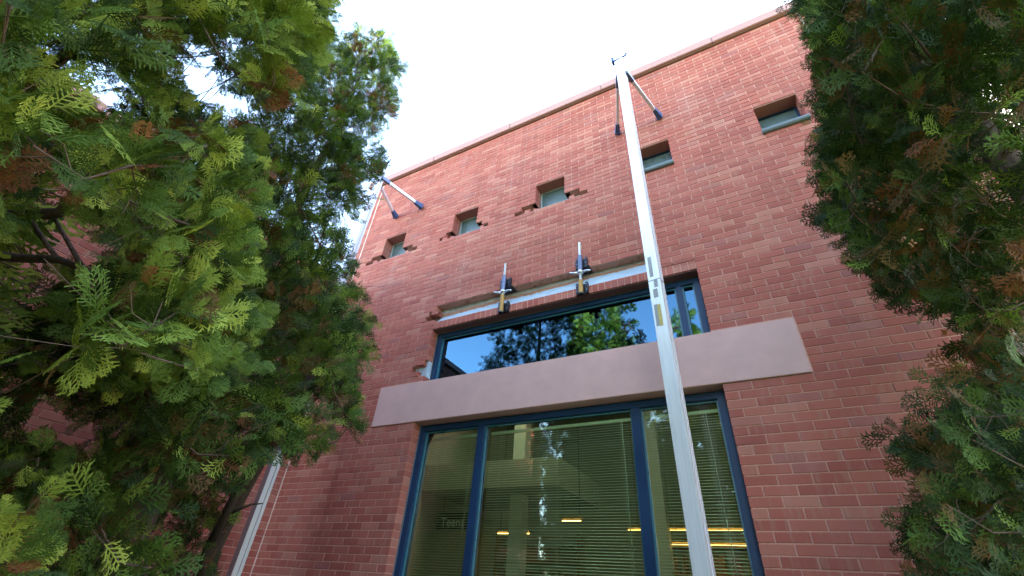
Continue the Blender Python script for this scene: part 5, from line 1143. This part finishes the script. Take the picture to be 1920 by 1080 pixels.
DATA_D = """-253 -445 815 23 -241 -436 780 27 -260 -422 759 28 -264 -466 750 28 -228 -415 733 23 -262 -440 729 22 -221 -440 719 31 -258 -434 701 28 -225 -474 697 22
-291 -452 687 29 -275 -403 684 30 -214 -443 680 28 -262 -482 666 30 -234 -417 663 23 -286 -463 654 28 -231 -462 639 27 -237 -394 636 30 -209 -430 636 31
-273 -415 636 28 -302 -440 628 24 -200 -465 622 25 -288 -423 613 25 -265 -459 609 22 -265 -397 601 24 -294 -471 600 29 -201 -445 599 25 -236 -422 596 28
-231 -495 587 29 -312 -436 586 31 -232 -395 577 26 -191 -421 575 29 -285 -473 570 23 -272 -388 567 24 -214 -447 564 21 -274 -446 563 21 -297 -396 561 23
-259 -483 560 23 -229 -416 543 22 -260 -412 543 21 -317 -423 542 29 -298 -452 539 28 -286 -404 533 29 -208 -398 528 26 -262 -470 527 28 -225 -501 523 22
-260 -379 521 25 -222 -425 516 21 -209 -452 507 25 -259 -505 506 27 -288 -489 504 31 -319 -465 497 30 -281 -417 494 28 -190 -418 493 23 -251 -453 490 29
-201 -491 489 25 -183 -464 487 23 -311 -405 485 25 -228 -374 482 23 -246 -406 479 26 -187 -436 475 21 -243 -505 470 22 -181 -402 467 28 -318 -440 466 28
-298 -492 461 27 -270 -470 460 30 -203 -380 459 29 -287 -428 459 28 -242 -376 457 28 -204 -479 456 25 -259 -399 455 22 -221 -462 432 26 -206 -421 430 27
-184 -479 430 23 -185 -444 429 21 -292 -470 427 27 -261 -469 427 27 -205 -508 424 31 -270 -508 423 27 -271 -415 416 28 -237 -493 414 30 -311 -431 407 23
-190 -392 404 23 -181 -495 403 22 -254 -458 402 22 -266 -525 401 24 -274 -443 399 21 -219 -469 393 22 -193 -436 390 22 -171 -470 388 21 -169 -428 386 25
-310 -493 385 27 -294 -454 381 23 -234 -498 380 22 -282 -523 376 21 -279 -476 373 25 -341 -445 371 22 -288 -430 366 21 -201 -472 362 29 -235 -409 361 23
-170 -404 360 23 -186 -430 359 22 -306 -509 356 22 -321 -454 355 22 -307 -398 354 28 -187 -493 352 21 -244 -522 352 24 -281 -455 349 30 -168 -447 343 24
-282 -388 342 22 -231 -482 342 22 -244 -402 337 23 -201 -403 333 22 -165 -418 330 30 -267 -514 330 27 -272 -439 325 23 -305 -424 321 23 -171 -494 321 30
-324 -383 321 23 -322 -455 320 23 -331 -411 320 27 -299 -394 317 24 -202 -444 315 25 -330 -492 310 29 -262 -375 310 21 -244 -478 309 30 -290 -526 308 29
-226 -523 304 26 -158 -451 303 25 -295 -445 301 28 -310 -511 293 23 -187 -491 289 25 -216 -389 288 26 -332 -419 285 25 -297 -391 284 28 -276 -411 281 25
-284 -480 280 23 -183 -452 279 31 -248 -538 279 26 -335 -459 276 22 -171 -403 276 26 -296 -532 275 26 -258 -359 274 24 -201 -419 273 27 -202 -477 270 22
-231 -453 268 21 -175 -511 267 22 -148 -442 264 21 -230 -516 264 31 -344 -440 257 22 -219 -394 256 21 -335 -486 256 23 -248 -472 255 21 -304 -445 255 24
-315 -518 250 22 -318 -362 250 27 -202 -358 250 26 -266 -516 249 24 -192 -491 247 24 -157 -492 246 31 -309 -480 244 29 -185 -391 244 30 -248 -370 243 25
-331 -410 243 24 -264 -346 241 25 -283 -422 238 22 -285 -392 232 24 -355 -458 231 25 -204 -437 228 27 -312 -456 224 25 -227 -529 223 29 -293 -504 220 24
-208 -349 220 24 -305 -362 220 29 -189 -506 216 26 -310 -414 216 28 -217 -473 216 25 -177 -369 215 29 -151 -448 215 24 -267 -404 210 28 -244 -349 208 27
-284 -444 201 24 -269 -515 201 23 -278 -545 201 26 -351 -478 200 28 -176 -466 200 21 -313 -491 200 27 -229 -506 199 22 -219 -437 198 31 -191 -406 198 24
-334 -367 198 23 -329 -443 196 22 -287 -471 196 23 -197 -529 194 22 -238 -468 194 23 -154 -421 190 27 -342 -504 185 29 -140 -449 184 27 -357 -400 182 31
-258 -336 181 23 -155 -390 177 21 -209 -378 176 24 -290 -391 176 21 -262 -369 174 21 -293 -546 173 28 -213 -548 172 27 -310 -412 172 24 -363 -434 172 24
-292 -339 170 24 -321 -369 168 22 -284 -486 168 29 -309 -514 167 23 -182 -439 167 25 -231 -339 166 22 -235 -388 166 23 -218 -519 163 29 -224 -468 163 24
-283 -446 161 30 -321 -470 161 24 -255 -547 161 23 -202 -412 160 24 -358 -481 160 25 -190 -536 155 22 -208 -443 154 23 -152 -407 151 29 -146 -480 151 30
-322 -499 150 22 -187 -485 147 24 -257 -463 146 26 -311 -343 143 21 -349 -420 141 30 -258 -400 141 26 -133 -431 140 27 -334 -363 140 25 -312 -425 139 23
-254 -327 139 24 -346 -474 137 22 -165 -359 137 25 -228 -371 136 31 -286 -375 134 27 -293 -328 130 23 -215 -504 130 27 -277 -420 130 25 -319 -537 130 26
-201 -538 129 23 -234 -451 128 23 -283 -524 125 28 -263 -362 123 24 -299 -448 123 22 -267 -458 121 23 -283 -480 121 24 -156 -500 120 26 -138 -403 120 22
-324 -349 119 22 -180 -393 119 30 -204 -340 117 30 -134 -469 116 29 -211 -469 115 25 -215 -411 114 22 -188 -446 114 25 -361 -402 111 23 -363 -442 109 24
-319 -493 106 21 -340 -370 105 22 -247 -540 104 25 -157 -379 102 25 -242 -508 101 23 -269 -320 98 31 -237 -365 96 28 -197 -545 96 22 -324 -467 95 26 -317 -413 94 25
-366 -473 93 29 -292 -545 93 28 -137 -399 93 24 -338 -522 92 25 -172 -501 92 26 -309 -381 90 31 -365 -420 87 25 -209 -371 87 24 -293 -435 86 21 -357 -385 86 24
-210 -440 84 26 -183 -336 82 28 -191 -526 80 24 -218 -338 77 27 -270 -535 72 24 -166 -384 72 25 -354 -446 72 28 -333 -349 71 21 -221 -479 68 24 -136 -462 68 22
-240 -515 67 26 -291 -333 67 31 -208 -417 67 23 -310 -464 67 30 -342 -498 66 31 -153 -507 65 24 -135 -439 65 21 -133 -399 65 23 -253 -362 64 29 -328 -528 62 27
-162 -420 60 24 -310 -497 60 22 -205 -460 57 22 -247 -469 54 25 -278 -499 53 30 -205 -513 53 25 -271 -565 52 26 -296 -536 52 23 -207 -557 51 24 -241 -557 51 22
-164 -451 49 26 -295 -380 49 30 -174 -377 44 21 -203 -329 42 29 -326 -411 42 30 -350 -474 41 30 -241 -398 40 27 -175 -339 40 25 -310 -483 40 21 -175 -506 40 21
-210 -441 37 26 -248 -347 37 23 -266 -375 35 28 -177 -540 34 31 -226 -485 33 22 -276 -529 33 22 -357 -371 32 22 -245 -531 32 30 -297 -434 31 30"""
DATA_E = """-72 -498 693 25 -84 -494 669 23 -72 -519 667 23 -64 -488 640 29 -74 -524 628 21 -105 -508 618 26 -40 -495 605 27 -93 -467 600 31 -80 -510 595 23 -64 -485 594 23
-57 -532 592 21 -49 -472 572 25 -52 -502 571 22 -89 -495 569 24 -113 -514 569 29 -76 -546 563 30 -82 -518 555 23 -113 -471 548 28 -42 -479 541 27 -49 -535 539 26
-89 -455 534 29 -113 -521 532 27 -90 -502 531 21 -60 -511 528 24 -90 -548 527 28 -110 -490 526 21 -39 -509 512 21 -59 -545 510 31 -87 -475 498 23 -125 -518 485 31
-61 -510 483 22 -35 -541 482 31 -95 -544 479 22 -114 -466 475 27 -53 -456 474 26 -24 -488 474 28 -82 -443 472 22 -115 -540 463 22 -90 -481 462 22 -100 -511 459 30
-74 -559 453 27 -137 -499 453 27 -35 -550 449 31 -73 -456 446 26 -130 -527 442 28 -22 -458 438 27 -58 -506 431 22 -63 -538 429 28 -85 -483 428 25 -55 -469 425 29
-115 -464 424 22 -32 -497 424 24 -36 -536 421 23 -88 -431 421 29 -120 -515 420 21 -99 -564 412 23 -41 -437 408 23 -59 -564 406 29 -136 -493 403 21 -61 -481 398 22
-112 -449 398 29 -29 -523 396 28 -78 -532 395 25 -101 -502 395 25 -80 -428 394 22 -20 -490 390 31 -132 -548 388 27 -105 -529 387 27 -41 -458 386 29 -81 -563 384 24
-146 -520 382 24 -103 -474 379 28 -140 -493 373 22 -48 -496 372 27 -51 -529 372 23 -46 -570 368 23 -6 -463 361 28 -124 -459 360 28 -30 -437 357 29 -77 -451 351 23
-85 -542 350 29 -99 -495 350 23 -15 -545 349 29 -71 -421 347 21 -100 -571 345 27 -98 -441 342 22 -133 -507 341 25 -118 -536 338 28 -54 -450 336 26 -46 -558 333 29
-26 -515 332 26 -1 -486 324 28 -111 -574 320 21 -84 -545 319 21 -151 -540 318 22 6 -514 318 22 -152 -482 315 24 -86 -438 315 23 -114 -485 314 22 -60 -537 314 23
-44 -484 314 28 -22 -453 313 26 -16 -560 311 26 -125 -536 309 23 -141 -449 307 31 -56 -424 306 27 -37 -578 305 24 -51 -511 302 24 -23 -505 301 25 -103 -560 300 23
-67 -579 299 23 -108 -442 298 23 -28 -540 295 23 -60 -456 295 29 -85 -475 293 29 -154 -496 290 24 -110 -581 288 21 -60 -533 286 26 -98 -531 286 24 -3 -522 283 28
-121 -490 281 28 -150 -542 278 28 14 -486 276 23 -8 -554 275 23 -92 -442 274 21 -137 -468 270 21 -14 -493 269 22 -16 -454 267 30 -30 -520 266 23 -85 -566 263 28
-31 -566 262 29 -104 -421 260 22 -53 -589 260 24 -141 -564 260 23 -53 -479 258 26 -93 -523 256 22 -8 -537 253 29 -77 -455 251 25 -36 -444 246 22 -124 -580 245 25
-130 -445 244 25 -64 -431 243 26 -150 -497 238 31 -154 -463 237 25 -110 -466 237 26 11 -490 235 29 -92 -566 234 23 -144 -547 230 24 -64 -545 228 23 -83 -409 227 30
-19 -499 226 26 -118 -517 226 25 -43 -569 222 26 -124 -488 222 23 -3 -543 221 22 -120 -433 220 21 -33 -421 220 23 -49 -510 219 30 -50 -453 219 31 8 -465 218 24
-83 -454 217 22 -169 -473 216 24 -82 -520 215 25 -159 -528 212 30 -124 -568 204 24 -28 -522 202 23 -19 -459 200 26 17 -516 200 29 -101 -543 199 30 -127 -468 198 23
-128 -532 195 22 -54 -573 193 22 -112 -427 190 27 -12 -422 190 31 -26 -548 190 29 -44 -408 190 21 17 -469 189 28 -65 -595 189 22 -56 -500 187 30 -152 -555 185 31
-101 -574 185 26 -160 -467 185 22 -26 -582 183 29 -57 -545 182 23 -68 -399 179 26 -71 -438 178 29 -147 -515 174 27 -37 -459 173 26 -118 -493 171 25 -92 -412 170 21
11 -450 169 23 -128 -436 165 29 -15 -490 163 26 -155 -486 163 22 -99 -464 162 24 -104 -516 161 27 -107 -558 160 26 -78 -592 159 28 -141 -545 153 24 -44 -568 153 29
-181 -513 149 25 -56 -422 147 23 21 -463 144 26 -41 -481 144 27 -65 -536 144 27 -29 -538 141 22 -127 -511 140 28 9 -435 140 27 -149 -423 136 30 -63 -462 134 22
-140 -576 132 31 -105 -603 132 31 -3 -543 131 28 -16 -574 130 28 -101 -466 128 30 -21 -508 128 26 -2 -461 128 24 -96 -402 128 27 -35 -432 125 29 -70 -441 124 21
9 -496 124 24 -179 -490 123 25 -103 -547 122 26 -38 -556 121 24 -51 -404 119 25 -65 -533 115 27 -35 -463 115 29 -148 -471 115 30 -5 -421 114 22 -66 -577 113 29
-116 -424 106 26 27 -478 106 22 -168 -510 103 28 -121 -597 102 22 -69 -466 101 22 -91 -449 100 23 -21 -517 99 27 -131 -533 98 24 -86 -401 96 30 30 -538 96 21
-9 -451 95 26 -77 -603 93 28 -22 -404 91 24 -63 -441 91 22 -14 -594 89 25 -146 -586 89 31 -136 -440 89 28 -112 -499 87 25 7 -567 87 23 -91 -543 82 27 -36 -450 82 29
5 -511 81 21 -54 -592 78 23 -53 -390 76 25 -144 -540 75 23 -146 -493 73 23 -188 -486 73 31 -2 -436 73 23 -73 -519 69 28 -126 -402 69 22 -20 -517 68 28
5 -486 67 28 -111 -578 64 27 -88 -428 64 22 -104 -459 64 23 -150 -458 63 31 -172 -549 61 26 -9 -578 60 26 -87 -609 59 29 18 -548 57 31 -79 -406 56 21 -31 -545 56 25
-28 -485 55 27 -32 -439 51 29 38 -506 50 29 -112 -523 50 23 -71 -548 49 23 -135 -501 49 24 -151 -414 47 23 -123 -454 46 22 -142 -552 46 23 -139 -590 44 25
-56 -577 43 21 -70 -445 42 22 -103 -471 41 22 21 -471 38 26 -181 -471 37 21 6 -434 37 22 -187 -499 36 29 2 -518 36 26 -46 -538 36 21 -11 -597 36 29 -104 -561 35 25
-20 -558 35 22 -165 -556 34 25 -119 -608 33 26 -152 -512 33 21 -97 -411 33 30 -16 -398 31 27 -74 -384 30 31"""
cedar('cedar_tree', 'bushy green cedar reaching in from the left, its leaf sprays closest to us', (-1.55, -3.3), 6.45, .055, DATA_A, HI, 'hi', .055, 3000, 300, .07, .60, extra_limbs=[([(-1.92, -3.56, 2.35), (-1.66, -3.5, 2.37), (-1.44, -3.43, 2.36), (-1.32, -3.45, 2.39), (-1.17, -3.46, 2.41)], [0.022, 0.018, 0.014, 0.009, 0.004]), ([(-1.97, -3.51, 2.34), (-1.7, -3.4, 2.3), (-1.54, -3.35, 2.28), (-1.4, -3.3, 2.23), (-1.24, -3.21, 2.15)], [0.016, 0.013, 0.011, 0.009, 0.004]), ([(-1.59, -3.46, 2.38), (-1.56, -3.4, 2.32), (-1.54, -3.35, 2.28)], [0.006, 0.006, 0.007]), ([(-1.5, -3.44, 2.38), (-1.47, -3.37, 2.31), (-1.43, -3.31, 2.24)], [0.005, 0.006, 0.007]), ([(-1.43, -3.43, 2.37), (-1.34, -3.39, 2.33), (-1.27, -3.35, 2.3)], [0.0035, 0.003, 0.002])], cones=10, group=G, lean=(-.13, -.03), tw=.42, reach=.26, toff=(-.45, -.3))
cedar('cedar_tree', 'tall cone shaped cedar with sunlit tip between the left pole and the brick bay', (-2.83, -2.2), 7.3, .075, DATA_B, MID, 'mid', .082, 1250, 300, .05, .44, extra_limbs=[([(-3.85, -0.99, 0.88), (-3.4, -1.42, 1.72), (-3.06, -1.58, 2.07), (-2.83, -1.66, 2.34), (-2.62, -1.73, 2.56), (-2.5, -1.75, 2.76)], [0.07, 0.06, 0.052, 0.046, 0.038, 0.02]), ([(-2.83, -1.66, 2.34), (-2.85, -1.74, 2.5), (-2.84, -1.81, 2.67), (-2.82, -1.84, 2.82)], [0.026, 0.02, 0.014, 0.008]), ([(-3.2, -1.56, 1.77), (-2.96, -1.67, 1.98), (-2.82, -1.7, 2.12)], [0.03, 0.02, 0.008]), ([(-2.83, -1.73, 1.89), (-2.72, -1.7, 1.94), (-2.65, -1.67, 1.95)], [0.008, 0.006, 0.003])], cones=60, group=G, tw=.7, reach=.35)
cedar('cedar_tree', 'dark shaded cedar with brown cones along the right edge', (1.3, -1.65), 7.6, .08, DATA_C, MID, 'mid', .070, 2000, 300, .07, .20, cones=120, group=G, tw=.55, reach=.3)  # low leaf tone: the shade on this tree is put into its colour
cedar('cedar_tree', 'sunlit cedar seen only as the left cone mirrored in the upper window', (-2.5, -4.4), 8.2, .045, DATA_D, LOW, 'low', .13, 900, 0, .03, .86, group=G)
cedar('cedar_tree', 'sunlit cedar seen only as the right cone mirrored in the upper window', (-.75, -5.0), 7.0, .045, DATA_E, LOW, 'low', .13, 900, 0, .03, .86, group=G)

dead_leaf((-1.98, -2.64, 1.88), .4, .034, 'orange dead leaf caught low in the tall left cedar')
dead_leaf((0.88, -1.53, 2.5), 2.0, .026, 'small curled dead leaf on the lower branches of the right cedar')
